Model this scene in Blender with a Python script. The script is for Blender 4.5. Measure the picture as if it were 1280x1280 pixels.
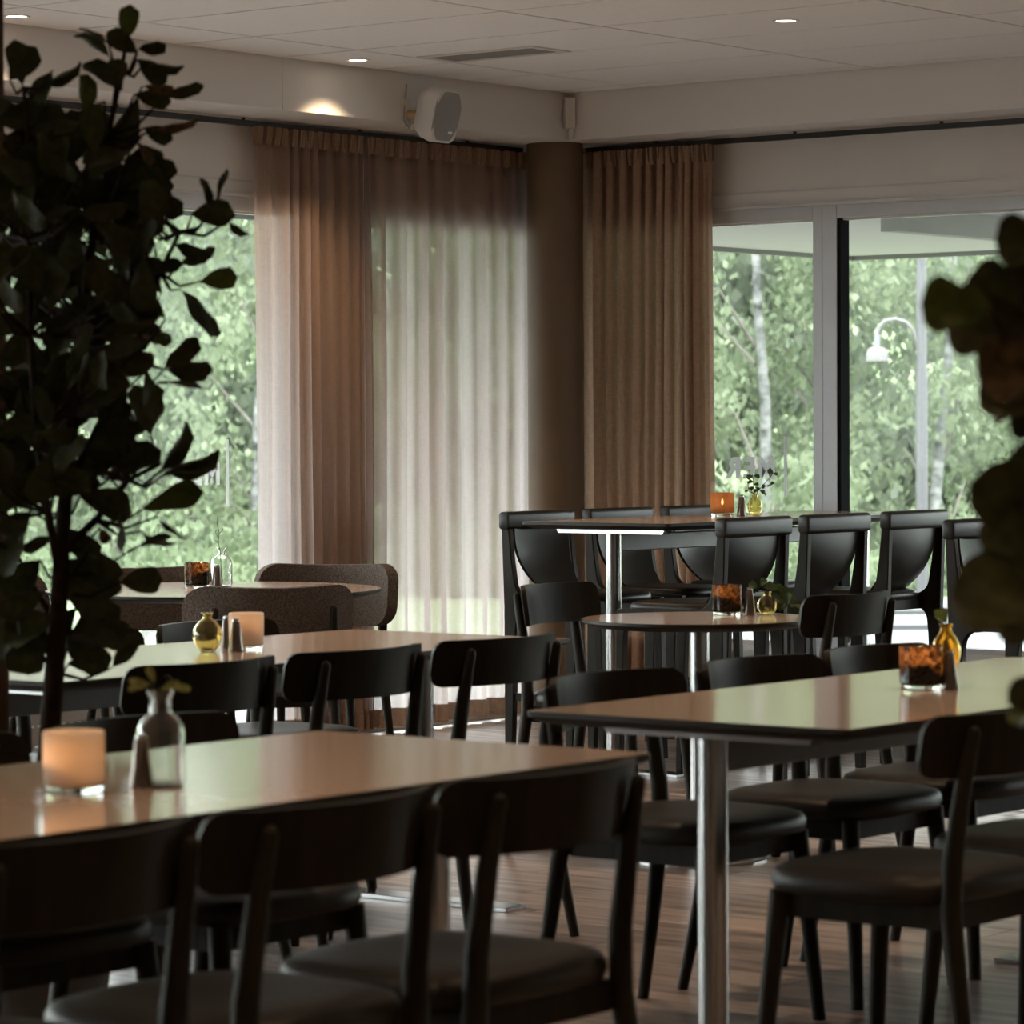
import bpy, math, random
from mathutils import Vector, Matrix, Euler
from math import pi, sin, cos, radians, sqrt

# ---------------------------------------------------------------- scene, camera, light
for o in list(bpy.data.objects):
    bpy.data.objects.remove(o)
S = bpy.context.scene
COL = S.collection
S.view_settings.view_transform = 'Standard'
S.view_settings.look = 'None'
S.view_settings.gamma = 1.0
S.view_settings.use_curve_mapping = False
S.view_settings.exposure = 0.76
S.cycles.use_denoising = True
S.cycles.max_bounces = 10
S.cycles.diffuse_bounces = 5
S.cycles.glossy_bounces = 4
S.cycles.transmission_bounces = 8
S.cycles.transparent_max_bounces = 16
S.cycles.sample_clamp_indirect = 2.5
S.cycles.caustics_reflective = False
S.cycles.caustics_refractive = False

cam = bpy.data.cameras.new('camera')
cam.sensor_width = 36.0
cam.lens = 36.0 * 4235.0 / 1280.0
cam.clip_start = 0.2
cam.clip_end = 600
cam.dof.use_dof = True
cam.dof.focus_distance = 13.6
cam.dof.aperture_fstop = 7.6
camo = bpy.data.objects.new('camera', cam)
COL.objects.link(camo)
Mrot = Matrix.Rotation(radians(38), 3, 'Z') @ Matrix.Rotation(radians(90 - 1.3702), 3, 'X') @ Matrix.Rotation(radians(-0.29), 3, 'Z')
camo.matrix_world = Matrix.Translation((0, 0, 1.33)) @ Mrot.to_4x4()
S.camera = camo

W = bpy.data.worlds.new('overcast_sky')
S.world = W
W.use_nodes = True
wn = W.node_tree.nodes
wn['Background'].inputs[0].default_value = (0.95, 0.965, 1.0, 1)
wn['Background'].inputs[1].default_value = 8.2

DOWNLIGHT_W = 46.0          # warm recessed spots in the ceiling
CANDLE_W = 0.24

# room: right window wall y = 12.72, left window wall x = -9.72, floor z = 0, ceiling z = 2.864
XL, YR, ZC = -9.72, 12.72, 2.864
XE, YS = 4.0, -4.0
SOFF_X, SOFF_Y, SOFF_Z = -9.31, 12.34, 2.65

# ---------------------------------------------------------------- materials
def mat(name):
    m = bpy.data.materials.new(name)
    m.use_nodes = True
    nt = m.node_tree
    return m, nt, nt.nodes, nt.links

def pbr(name, col, rough=0.5, metal=0.0, spec=0.5, noise=0.0, nscale=20.0, bump=0.0, bscale=200.0, stretch=None, trans=0.0, ior=1.45, coat=0.0):
    m, nt, N, L = mat(name)
    b = N['Principled BSDF']
    b.inputs['Base Color'].default_value = (*col, 1)
    b.inputs['Roughness'].default_value = rough
    b.inputs['Metallic'].default_value = metal
    b.inputs['Specular IOR Level'].default_value = spec
    b.inputs['Transmission Weight'].default_value = trans
    b.inputs['IOR'].default_value = ior
    b.inputs['Coat Weight'].default_value = coat
    tc = N.new('ShaderNodeTexCoord')
    src = tc.outputs['Object']
    if stretch:
        mp = N.new('ShaderNodeMapping')
        mp.inputs['Scale'].default_value = stretch
        L.new(src, mp.inputs['Vector'])
        src = mp.outputs['Vector']
    if noise > 0:
        n = N.new('ShaderNodeTexNoise')
        n.inputs['Scale'].default_value = nscale
        n.inputs['Detail'].default_value = 6
        L.new(src, n.inputs['Vector'])
        r = N.new('ShaderNodeValToRGB')
        r.color_ramp.elements[0].position = 0.3
        r.color_ramp.elements[1].position = 0.7
        r.color_ramp.elements[0].color = (*[c * (1 - noise) for c in col], 1)
        r.color_ramp.elements[1].color = (*[min(1, c * (1 + noise)) for c in col], 1)
        L.new(n.outputs['Fac'], r.inputs['Fac'])
        L.new(r.outputs['Color'], b.inputs['Base Color'])
    if bump > 0:
        n2 = N.new('ShaderNodeTexNoise')
        n2.inputs['Scale'].default_value = bscale
        n2.inputs['Detail'].default_value = 4
        L.new(src, n2.inputs['Vector'])
        bp = N.new('ShaderNodeBump')
        bp.inputs['Strength'].default_value = bump
        bp.inputs['Distance'].default_value = 0.002
        L.new(n2.outputs['Fac'], bp.inputs['Height'])
        L.new(bp.outputs['Normal'], b.inputs['Normal'])
    return m

def emit(name, col, strength):
    m, nt, N, L = mat(name)
    b = N['Principled BSDF']
    b.inputs['Base Color'].default_value = (*col, 1)
    b.inputs['Emission Color'].default_value = (*col, 1)
    b.inputs['Emission Strength'].default_value = strength
    return m

def fabric(name, col, transp, transl, weave=900.0, back=None):
    m, nt, N, L = mat(name)
    out = N['Material Output']
    N.remove(N['Principled BSDF'])
    tc = N.new('ShaderNodeTexCoord')
    mp = N.new('ShaderNodeMapping'); mp.inputs['Scale'].default_value = (1, 1, 0.12)
    L.new(tc.outputs['Object'], mp.inputs['Vector'])
    n = N.new('ShaderNodeTexNoise'); n.inputs['Scale'].default_value = weave * 0.25; n.inputs['Detail'].default_value = 3
    L.new(mp.outputs['Vector'], n.inputs['Vector'])
    mp2 = N.new('ShaderNodeMapping'); mp2.inputs['Scale'].default_value = (0.15, 0.15, 1)
    L.new(tc.outputs['Object'], mp2.inputs['Vector'])
    n2 = N.new('ShaderNodeTexNoise'); n2.inputs['Scale'].default_value = weave * 0.25; n2.inputs['Detail'].default_value = 3
    L.new(mp2.outputs['Vector'], n2.inputs['Vector'])
    ad = N.new('ShaderNodeMath'); ad.operation = 'ADD'
    L.new(n.outputs['Fac'], ad.inputs[0]); L.new(n2.outputs['Fac'], ad.inputs[1])
    r = N.new('ShaderNodeValToRGB')
    r.color_ramp.elements[0].position = 0.38; r.color_ramp.elements[1].position = 0.62
    r.color_ramp.elements[0].color = (*[c * 0.86 for c in col], 1)
    r.color_ramp.elements[1].color = (*[min(1, c * 1.12) for c in col], 1)
    hl = N.new('ShaderNodeMath'); hl.operation = 'MULTIPLY'; hl.inputs[1].default_value = 0.5
    L.new(ad.outputs[0], hl.inputs[0]); L.new(hl.outputs[0], r.inputs['Fac'])
    d = N.new('ShaderNodeBsdfDiffuse'); t = N.new('ShaderNodeBsdfTranslucent'); tp = N.new('ShaderNodeBsdfTransparent')
    L.new(r.outputs['Color'], d.inputs['Color'])
    if back:      # light passing through the threads is paler than light thrown back by them
        t.inputs['Color'].default_value = (*back, 1)
    else:
        L.new(r.outputs['Color'], t.inputs['Color'])
    m1 = N.new('ShaderNodeMixShader'); m1.inputs[0].default_value = transl
    L.new(d.outputs[0], m1.inputs[1]); L.new(t.outputs[0], m1.inputs[2])
    m2 = N.new('ShaderNodeMixShader'); m2.inputs[0].default_value = transp
    L.new(m1.outputs[0], m2.inputs[1]); L.new(tp.outputs[0], m2.inputs[2])
    L.new(m2.outputs[0], out.inputs['Surface'])
    return m

def pane_glass(name, tint=(0.93, 0.97, 0.95)):
    m, nt, N, L = mat(name)
    out = N['Material Output']
    N.remove(N['Principled BSDF'])
    tp = N.new('ShaderNodeBsdfTransparent'); tp.inputs[0].default_value = (*tint, 1)
    g = N.new('ShaderNodeBsdfGlossy'); g.inputs['Roughness'].default_value = 0.02
    fr = N.new('ShaderNodeFresnel'); ge = N.new('ShaderNodeNewGeometry')
    mr = N.new('ShaderNodeMapRange'); mr.inputs[3].default_value = 1.11; mr.inputs[4].default_value = 1 / 1.11
    L.new(ge.outputs['Backfacing'], mr.inputs[0]); L.new(mr.outputs[0], fr.inputs['IOR'])   # thin pane: same reflectance from both faces
    mx = N.new('ShaderNodeMixShader')
    L.new(fr.outputs[0], mx.inputs[0]); L.new(tp.outputs[0], mx.inputs[1]); L.new(g.outputs[0], mx.inputs[2])
    L.new(mx.outputs[0], out.inputs['Surface'])
    return m

def leafmat(name, c1, c2, rough=0.35, transl=0.25, spec=0.4, nscale=6.0):
    m, nt, N, L = mat(name)
    out = N['Material Output']; b = N['Principled BSDF']
    tc = N.new('ShaderNodeTexCoord'); oi = N.new('ShaderNodeObjectInfo')
    n = N.new('ShaderNodeTexNoise'); n.inputs['Scale'].default_value = nscale; n.inputs['Detail'].default_value = 3
    va = N.new('ShaderNodeVectorMath'); va.operation = 'ADD'
    L.new(tc.outputs['Object'], va.inputs[0]); L.new(oi.outputs['Random'], va.inputs[1])
    L.new(va.outputs[0], n.inputs['Vector'])
    r = N.new('ShaderNodeValToRGB')
    r.color_ramp.elements[0].position = 0.35; r.color_ramp.elements[1].position = 0.68
    r.color_ramp.elements[0].color = (*c1, 1); r.color_ramp.elements[1].color = (*c2, 1)
    L.new(n.outputs['Fac'], r.inputs['Fac'])
    L.new(r.outputs['Color'], b.inputs['Base Color'])
    b.inputs['Roughness'].default_value = rough
    b.inputs['Specular IOR Level'].default_value = spec
    t = N.new('ShaderNodeBsdfTranslucent'); L.new(r.outputs['Color'], t.inputs['Color'])
    mx = N.new('ShaderNodeMixShader'); mx.inputs[0].default_value = transl
    L.new(b.outputs[0], mx.inputs[1]); L.new(t.outputs[0], mx.inputs[2])
    L.new(mx.outputs[0], out.inputs['Surface'])
    return m

def wood_floor(name):
    m, nt, N, L = mat(name)
    b = N['Principled BSDF']
    tc = N.new('ShaderNodeTexCoord'); geo = N.new('ShaderNodeNewGeometry'); oi = N.new('ShaderNodeObjectInfo')
    mp = N.new('ShaderNodeMapping'); mp.inputs['Scale'].default_value = (1.4, 16, 16)
    va = N.new('ShaderNodeVectorMath'); va.operation = 'ADD'
    ml = N.new('ShaderNodeMath'); ml.operation = 'MULTIPLY'; ml.inputs[1].default_value = 37.0
    L.new(oi.outputs['Random'], ml.inputs[0])
    L.new(geo.outputs['Position'], va.inputs[0]); L.new(ml.outputs[0], va.inputs[1])
    L.new(va.outputs[0], mp.inputs['Vector'])
    n = N.new('ShaderNodeTexNoise'); n.inputs['Scale'].default_value = 1.6; n.inputs['Detail'].default_value = 8; n.inputs['Distortion'].default_value = 0.6
    L.new(mp.outputs['Vector'], n.inputs['Vector'])
    r = N.new('ShaderNodeValToRGB')
    r.color_ramp.elements[0].position = 0.34; r.color_ramp.elements[1].position = 0.68
    r.color_ramp.elements[0].color = (0.095, 0.068, 0.055, 1); r.color_ramp.elements[1].color = (0.42, 0.325, 0.275, 1)
    L.new(n.outputs['Fac'], r.inputs['Fac'])
    hs = N.new('ShaderNodeHueSaturation')
    mr = N.new('ShaderNodeMapRange'); mr.inputs[3].default_value = 0.78; mr.inputs[4].default_value = 1.2
    L.new(oi.outputs['Random'], mr.inputs[0]); L.new(mr.outputs[0], hs.inputs['Value'])
    L.new(r.outputs['Color'], hs.inputs['Color']); L.new(hs.outputs['Color'], b.inputs['Base Color'])
    b.inputs['Roughness'].default_value = 0.30
    b.inputs['Specular IOR Level'].default_value = 0.5
    bp = N.new('ShaderNodeBump'); bp.inputs['Strength'].default_value = 0.35; bp.inputs['Distance'].default_value = 0.0015
    L.new(n.outputs['Fac'], bp.inputs['Height']); L.new(bp.outputs['Normal'], b.inputs['Normal'])
    return m

M = {}
M['wall'] = pbr('painted_wall', (0.75, 0.74, 0.725), 0.7, spec=0.2, noise=0.03, nscale=3)
M['soffit'] = pbr('soffit_board', (0.74, 0.73, 0.715), 0.6, spec=0.25, noise=0.025, nscale=2)
M['trimwhite'] = pbr('window_paint', (0.62, 0.61, 0.60), 0.4, noise=0.02, nscale=4)
M['alu'] = pbr('frame_grey', (0.52, 0.53, 0.55), 0.35, noise=0.02)
M['gasket'] = pbr('black_gasket', (0.008, 0.008, 0.009), 0.8, spec=0.05)
M['ceiltile'] = pbr('ceiling_tile', (0.91, 0.92, 0.93), 0.85, spec=0.15, noise=0.02, nscale=30, bump=0.1, bscale=300)
M['ceilgap'] = pbr('ceiling_grid', (0.10, 0.095, 0.09), 0.8)
M['floor'] = wood_floor('floor_planks')
M['gap'] = pbr('floor_joint', (0.02, 0.014, 0.010), 0.8)
M['white'] = pbr('white_plastic', (0.66, 0.65, 0.62), 0.45)
M['grille'] = pbr('speaker_mesh', (0.30, 0.31, 0.31), 0.6, bump=0.4, bscale=900)
M['vent'] = pbr('vent_mesh', (0.22, 0.21, 0.195), 0.7, bump=0.5, bscale=500)
M['brass'] = pbr('tan_bracket', (0.42, 0.30, 0.15), 0.5)
M['badge'] = pbr('badge_white', (0.85, 0.85, 0.85), 0.4)
M['pillar'] = pbr('brown_pillar', (0.150, 0.098, 0.054), 0.5, noise=0.06, nscale=6)
M['pillar2'] = pbr('dark_brown_post', (0.040, 0.019, 0.010), 0.85, spec=0.05, noise=0.15, nscale=9, stretch=(6, 6, 0.5))
M['rod'] = pbr('black_track', (0.012, 0.011, 0.010), 0.35)
M['curtain'] = fabric('curtain_linen', (0.50, 0.325, 0.215), 0.18, 0.58, 900.0, (0.45, 0.395, 0.39))
M['curtainband'] = fabric('curtain_band', (0.30, 0.205, 0.145), 0.0, 0.18)
M['curtaindense'] = fabric('curtain_linen_gathered', (0.44, 0.30, 0.215), 0.02, 0.28)
M['blackwood'] = pbr('black_stained_wood', (0.0165, 0.0130, 0.0092), 0.48, spec=0.10, noise=0.25, nscale=30, stretch=(1, 1, 0.2), bump=0.05, bscale=60)
M['seat'] = pbr('seat_leather', (0.021, 0.0175, 0.0145), 0.45, spec=0.22, noise=0.10, nscale=14, bump=0.10, bscale=350)
M['leather'] = pbr('black_leather', (0.016, 0.0125, 0.0095), 0.38, spec=0.20, bump=0.06, bscale=260)
M['wool'] = pbr('grey_brown_wool', (0.085, 0.068, 0.057), 0.95, spec=0.1, noise=0.5, nscale=170, bump=0.8, bscale=200)
M['laminate'] = pbr('table_laminate', (0.47, 0.36, 0.29), 0.11, spec=0.5, noise=0.04, nscale=25)
M['tableedge'] = pbr('table_black_edge', (0.016, 0.012, 0.008), 0.5, spec=0.2)
M['chrome'] = pbr('chrome', (0.40, 0.395, 0.39), 0.20, metal=1.0)
M['steel'] = pbr('painted_steel_beam', (0.14, 0.135, 0.125), 0.4, spec=0.4, noise=0.1, nscale=15)
M['bark'] = pbr('plant_bark', (0.016, 0.009, 0.006), 0.85, spec=0.1, noise=0.4, nscale=40, bump=0.5, bscale=90)
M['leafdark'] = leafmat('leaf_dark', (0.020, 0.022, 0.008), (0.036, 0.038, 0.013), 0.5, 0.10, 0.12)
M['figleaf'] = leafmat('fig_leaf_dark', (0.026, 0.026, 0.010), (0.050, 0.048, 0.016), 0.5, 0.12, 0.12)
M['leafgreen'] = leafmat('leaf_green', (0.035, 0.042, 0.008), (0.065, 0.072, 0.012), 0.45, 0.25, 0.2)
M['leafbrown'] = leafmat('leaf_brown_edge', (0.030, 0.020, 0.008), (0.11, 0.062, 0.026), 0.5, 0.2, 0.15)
M['pot'] = pbr('clay_pot', (0.06, 0.055, 0.05), 0.7, noise=0.2)
M['soil'] = pbr('soil', (0.02, 0.014, 0.01), 0.95, bump=0.6, bscale=60)
M['glass'] = pbr('clear_glass', (0.97, 0.98, 0.98), 0.03, trans=1.0, ior=1.45)
M['amberglass'] = pbr('amber_glass', (0.90, 0.58, 0.14), 0.04, trans=1.0, ior=1.45)
M['yellowglass'] = pbr('yellow_glass', (0.95, 0.82, 0.45), 0.04, trans=1.0, ior=1.45)
M['frost'] = fabric('frosted_glass', (0.80, 0.70, 0.62), 0.02, 0.5, 60)
M['pepper'] = pbr('dark_metal_shaker', (0.14, 0.115, 0.10), 0.28, metal=0.8)
M['wax'] = pbr('candle_wax', (0.85, 0.78, 0.65), 0.5)
M['flame'] = emit('flame', (1.0, 0.62, 0.25), 18.0)
M['lamp'] = emit('downlight_lamp', (1.0, 0.86, 0.68), 6.0)
M['ivy'] = leafmat('ivy_leaf', (0.020, 0.040, 0.012), (0.055, 0.085, 0.022), 0.4, 0.25)
M['sprig'] = leafmat('pale_sprig', (0.09, 0.085, 0.02), (0.16, 0.15, 0.04), 0.5, 0.3)
M['twig'] = pbr('twig', (0.02, 0.018, 0.012), 0.8)
M['vinylgrey'] = fabric('grey_vinyl', (0.64, 0.63, 0.63), 0.10, 0.75, 40)
M['vinylwhite'] = fabric('white_vinyl', (0.70, 0.70, 0.69), 0.15, 0.6, 40)
M['canopy'] = pbr('canopy_render', (0.45, 0.42, 0.425), 0.8, noise=0.02)
M['canopyedge'] = pbr('canopy_edge', (0.20, 0.20, 0.18), 0.7)
M['concrete'] = pbr('concrete_beam', (0.34, 0.335, 0.30), 0.85, noise=0.08, nscale=3)
M['paving'] = pbr('pale_paving', (0.12, 0.117, 0.115), 0.85, noise=0.06, nscale=0.8)
M['asphalt'] = pbr('pale_asphalt', (0.062, 0.060, 0.060), 0.85, noise=0.05, nscale=0.5)
M['grass'] = pbr('grass', (0.13, 0.165, 0.08), 0.95, noise=0.3, nscale=0.7)
M['kerb'] = pbr('kerb_stone', (0.05, 0.05, 0.05), 0.9)
M['polegrey'] = pbr('galvanised_pole', (0.052, 0.0505, 0.052), 0.5)
M['lampwhite'] = pbr('lamp_white', (0.09, 0.086, 0.08), 0.5)
M['birch'] = pbr('birch_bark', (0.105, 0.105, 0.10), 0.8, noise=0.85, nscale=3.0, stretch=(1, 1, 2.0))
M['darkbark'] = pbr('dark_bark', (0.10, 0.09, 0.075), 0.9, noise=0.3, nscale=4)
M['fol1'] = leafmat('birch_foliage', (0.110, 0.138, 0.080), (0.185, 0.212, 0.136), 0.6, 0.4, 0.2, 1.2)  # all three foliage greens are greyed: outdoor haze put into the colour
M['fol2'] = leafmat('maple_foliage', (0.094, 0.122, 0.070), (0.165, 0.194, 0.120), 0.6, 0.4, 0.2, 1.0)
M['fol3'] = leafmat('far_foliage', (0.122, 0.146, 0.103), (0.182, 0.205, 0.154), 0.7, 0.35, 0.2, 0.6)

def copper(name):
    m, nt, N, L = mat(name)
    b = N['Principled BSDF']; out = N['Material Output']
    tc = N.new('ShaderNodeTexCoord')
    n = N.new('ShaderNodeTexNoise'); n.inputs['Scale'].default_value = 85; n.inputs['Detail'].default_value = 5; n.inputs['Distortion'].default_value = 1.0
    L.new(tc.outputs['Object'], n.inputs['Vector'])
    r = N.new('ShaderNodeValToRGB')
    r.color_ramp.elements[0].position = 0.34; r.color_ramp.elements[1].position = 0.70
    r.color_ramp.elements[0].color = (0.020, 0.010, 0.006, 1); r.color_ramp.elements[1].color = (0.50, 0.35, 0.22, 1)
    L.new(n.outputs['Fac'], r.inputs['Fac'])
    b.inputs['Base Color'].default_value = (0.012, 0.008, 0.006, 1)
    b.inputs['Roughness'].default_value = 0.12
    t = N.new('ShaderNodeBsdfTranslucent'); L.new(r.outputs['Color'], t.inputs['Color'])
    mx = N.new('ShaderNodeMixShader'); mx.inputs[0].default_value = 0.45
    L.new(b.outputs[0], mx.inputs[1]); L.new(t.outputs[0], mx.inputs[2]); L.new(mx.outputs[0], out.inputs['Surface'])
    return m
M['copper'] = copper('mottled_copper_glass')

# ---------------------------------------------------------------- mesh helpers
class MB:
    def __init__(s):
        s.v = []; s.f = []; s.m = []
    def add(s, verts, faces, mi=0):
        o = len(s.v)
        s.v += [tuple(p) for p in verts]
        s.f += [tuple(i + o for i in f) for f in faces]
        s.m += [mi] * len(faces)
        return s
    def box(s, a, b, mi=0):
        x0, y0, z0 = [min(p, q) for p, q in zip(a, b)]; x1, y1, z1 = [max(p, q) for p, q in zip(a, b)]
        v = [(x0, y0, z0), (x1, y0, z0), (x1, y1, z0), (x0, y1, z0), (x0, y0, z1), (x1, y0, z1), (x1, y1, z1), (x0, y1, z1)]
        f = [(3, 2, 1, 0), (4, 5, 6, 7), (0, 1, 5, 4), (1, 2, 6, 5), (2, 3, 7, 6), (3, 0, 4, 7)]
        return s.add(v, f, mi)
    def tube(s, pts, rad, n=10, caps=True, mi=0, round_end=False):
        pts = [Vector(p) for p in pts]
        if not isinstance(rad, (list, tuple)): rad = [rad] * len(pts)
        rad = list(rad)
        if round_end:
            d = (pts[-1] - pts[-2]).normalized(); r = rad[-1]
            for k in (30, 60, 82):
                pts.append(pts[len(rad) - 1 if False else -1] if False else (Vector(s_end) if False else pts_end(pts, rad, d, r, k)))
                rad.append(max(r * cos(radians(k)), r * 0.12))
        vs = []; fs = []
        up = Vector((0, 0, 1))
        u_prev = None
        for i, p in enumerate(pts):
            d = (pts[min(i + 1, len(pts) - 1)] - pts[max(i - 1, 0)])
            d = d.normalized() if d.length > 1e-9 else Vector((0, 0, 1))
            if u_prev is None:
                u = d.cross(up)
                if u.length < 0.05: u = d.cross(Vector((1, 0, 0)))
            else:
                u = u_prev - d * u_prev.dot(d)
            u.normalize(); w = d.cross(u); u_prev = u
            for k in range(n):
                a = 2 * pi * k / n
                vs.append(p + (u * cos(a) + w * sin(a)) * rad[i])
        for i in range(len(pts) - 1):
            for k in range(n):
                k2 = (k + 1) % n
                fs.append((i * n + k, i * n + k2, (i + 1) * n + k2, (i + 1) * n + k))
        if caps:
            fs.append(tuple(range(n - 1, -1, -1)))
            fs.append(tuple((len(pts) - 1) * n + k for k in range(n)))
        return s.add(vs, fs, mi)
    def lathe(s, prof, n=24, c=(0, 0, 0), mi=0):
        vs = []; fs = []
        for r, z in prof:
            for k in range(n):
                a = 2 * pi * k / n
                vs.append((c[0] + max(r, 1e-5) * cos(a), c[1] + max(r, 1e-5) * sin(a), c[2] + z))
        for i in range(len(prof) - 1):
            for k in range(n):
                k2 = (k + 1) % n
                fs.append((i * n + k, i * n + k2, (i + 1) * n + k2, (i + 1) * n + k))
        return s.add(vs, fs, mi)
    def rings(s, rings, cap0=True, cap1=True, mi=0):
        n = len(rings[0]); vs = [p for r in rings for p in r]; fs = []
        for i in range(len(rings) - 1):
            for k in range(n):
                k2 = (k + 1) % n
                fs.append((i * n + k, i * n + k2, (i + 1) * n + k2, (i + 1) * n + k))
        if cap0: fs.append(tuple(range(n - 1, -1, -1)))
        if cap1: fs.append(tuple((len(rings) - 1) * n + k for k in range(n)))
        return s.add(vs, fs, mi)
    def grid(s, P, mi=0):
        nu = len(P); nv = len(P[0]); vs = [p for r in P for p in r]; fs = []
        for i in range(nu - 1):
            for j in range(nv - 1):
                fs.append((i * nv + j, (i + 1) * nv + j, (i + 1) * nv + j + 1, i * nv + j + 1))
        return s.add(vs, fs, mi)
    def slab(s, P, Q, mi=0):
        """closed shell between two equal grids P (front) and Q (back)"""
        nu = len(P); nv = len(P[0]); o = nu * nv
        vs = [p for r in P for p in r] + [p for r in Q for p in r]; fs = []
        for i in range(nu - 1):
            for j in range(nv - 1):
                fs.append((i * nv + j, (i + 1) * nv + j, (i + 1) * nv + j + 1, i * nv + j + 1))
                fs.append((o + i * nv + j, o + i * nv + j + 1, o + (i + 1) * nv + j + 1, o + (i + 1) * nv + j))
        for i in range(nu - 1):
            fs.append((i * nv, o + i * nv, o + (i + 1) * nv, (i + 1) * nv))
            fs.append((i * nv + nv - 1, (i + 1) * nv + nv - 1, o + (i + 1) * nv + nv - 1, o + i * nv + nv - 1))
        for j in range(nv - 1):
            fs.append((j, j + 1, o + j + 1, o + j))
            fs.append(((nu - 1) * nv + j, o + (nu - 1) * nv + j, o + (nu - 1) * nv + j + 1, (nu - 1) * nv + j + 1))
        return s.add(vs, fs, mi)
    def prism(s, poly, ax, t0, t1, mi=0):
        """extrude a 2-D polygon; ax = axis of extrusion (0, 1, 2), poly in the two other axes in order"""
        def mk(p, t):
            q = list(p); q.insert(ax, t); return tuple(q)
        n = len(poly)
        vs = [mk(p, t0) for p in poly] + [mk(p, t1) for p in poly]
        fs = [tuple(range(n)), tuple(range(2 * n - 1, n - 1, -1))]
        for k in range(n):
            k2 = (k + 1) % n
            fs.append((k, k + n, k2 + n, k2))
        return s.add(vs, fs, mi)
    def mesh(s, name, mats, smooth=True, angle=40):
        me = bpy.data.meshes.new(name)
        me.from_pydata(s.v, [], s.f)
        for m in (mats if isinstance(mats, (list, tuple)) else [mats]):
            me.materials.append(m)
        if len(set(s.m)) > 1:
            me.polygons.foreach_set('material_index', s.m)
        me.update()
        import bmesh
        bm = bmesh.new(); bm.from_mesh(me)
        bmesh.ops.recalc_face_normals(bm, faces=bm.faces)
        bm.to_mesh(me); bm.free()
        if smooth:
            me.polygons.foreach_set('use_smooth', [True] * len(me.polygons))
            me.set_sharp_from_angle(angle=radians(angle))
        return me
    def build(s, name, mats, parent=None, smooth=True, angle=40, bevel=0.0):
        o = bpy.data.objects.new(name, s.mesh(name, mats, smooth, angle))
        COL.objects.link(o)
        if parent is not None: o.parent = parent
        if bevel:
            b = o.modifiers.new('bevel', 'BEVEL'); b.width = bevel; b.segments = 2; b.limit_method = 'ANGLE'
        return o

def pts_end(pts, rad, d, r, k):
    base = pts[-1] if k == 30 else pts[-1]
    prev = {30: 0, 60: 30, 82: 60}[k]
    return pts[-1] + d * (r * (sin(radians(k)) - sin(radians(prev))))

def linkmesh(name, me, parent=None):
    o = bpy.data.objects.new(name, me); COL.objects.link(o)
    if parent is not None: o.parent = parent
    return o

def tag(o, label, cat, group=None):
    o['label'] = label; o['category'] = cat
    if group: o['group'] = group
    return o

def thing(name, label, cat, loc=(0, 0, 0), rotz=0.0, group=None):
    o = bpy.data.objects.new(name, None); COL.objects.link(o)
    o.empty_display_size = 0.1
    o.location = loc; o.rotation_euler = (0, 0, rotz)
    return tag(o, label, cat, group)

def struct(o):
    o['kind'] = 'structure'; return o

CHILD = {}
def dup(root, loc, rotz, label, scale=1.0):
    r = root.copy(); COL.objects.link(r)
    r.location = loc; r.rotation_euler = (0, 0, rotz); r['label'] = label; r.scale = scale if isinstance(scale, tuple) else (scale,) * 3
    for ch in root.children:
        c = ch.copy(); COL.objects.link(c); c.parent = r
        for g in ch.children:
            d = g.copy(); COL.objects.link(d); d.parent = c
    return r

def arcpts(cx, cz, r, a0, a1, n=6):
    return [(cx + r * cos(radians(a0 + (a1 - a0) * i / n)), cz + r * sin(radians(a0 + (a1 - a0) * i / n))) for i in range(n + 1)]

def rrect(x0, y0, x1, y1, r, n=4):
    return arcpts(x1 - r, y1 - r, r, 0, 90, n) + arcpts(x0 + r, y1 - r, r, 90, 180, n) + arcpts(x0 + r, y0 + r, r, 180, 270, n) + arcpts(x1 - r, y0 + r, r, 270, 360, n)

# ================================================================ ROOM SHELL
# floor: base with a recess that carries the separate boards
FX0, FX1, FY0, FY1 = XL, -3.72, 4.0, YR
b = MB()
b.box((XL - 0.3, YS, -0.12), (XE, YR + 0.3, -0.012))
b.box((FX1, YS, -0.012), (XE, YR, 0.0)); b.box((XL, YS, -0.012), (FX1, FY0, 0.0))
floor = struct(b.build('floor', [M['gap']], smooth=False))
floor.data.materials.clear(); floor.data.materials.append(M['gap']); floor.data.materials.append(M['floor'])
floor.data.polygons.foreach_set('material_index', [0] * 6 + [1] * 12)
PW, PL = (FY1 - FY0) / 45, 1.5
pb = MB(); pb.box((0.0015, 0.0012, -0.011), (PL - 0.0015, PW - 0.0012, 0.0))
pm = pb.mesh('floor_plank', M['floor'], False)
rnd = random.Random(5)
pmh = {}
for r in range(45):
    off = [0, 0.5, 1.0, 0.25, 0.75][r % 5]
    x = FX0; first = True
    while x < FX1 - 1e-4:
        ln = min((off if first and off > 0 else PL), FX1 - x); first = False
        if abs(ln - PL) < 1e-6: me = pm
        else:
            key = round(ln, 3)
            if key not in pmh:
                q = MB(); q.box((0.0015, 0.0012, -0.011), (ln - 0.0015, PW - 0.0012, 0.0)); pmh[key] = q.mesh('floor_plank', M['floor'], False)
            me = pmh[key]
        o = linkmesh('floor_plank', me, floor); o.location = (x, FY0 + r * PW, 0)
        x += ln

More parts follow.
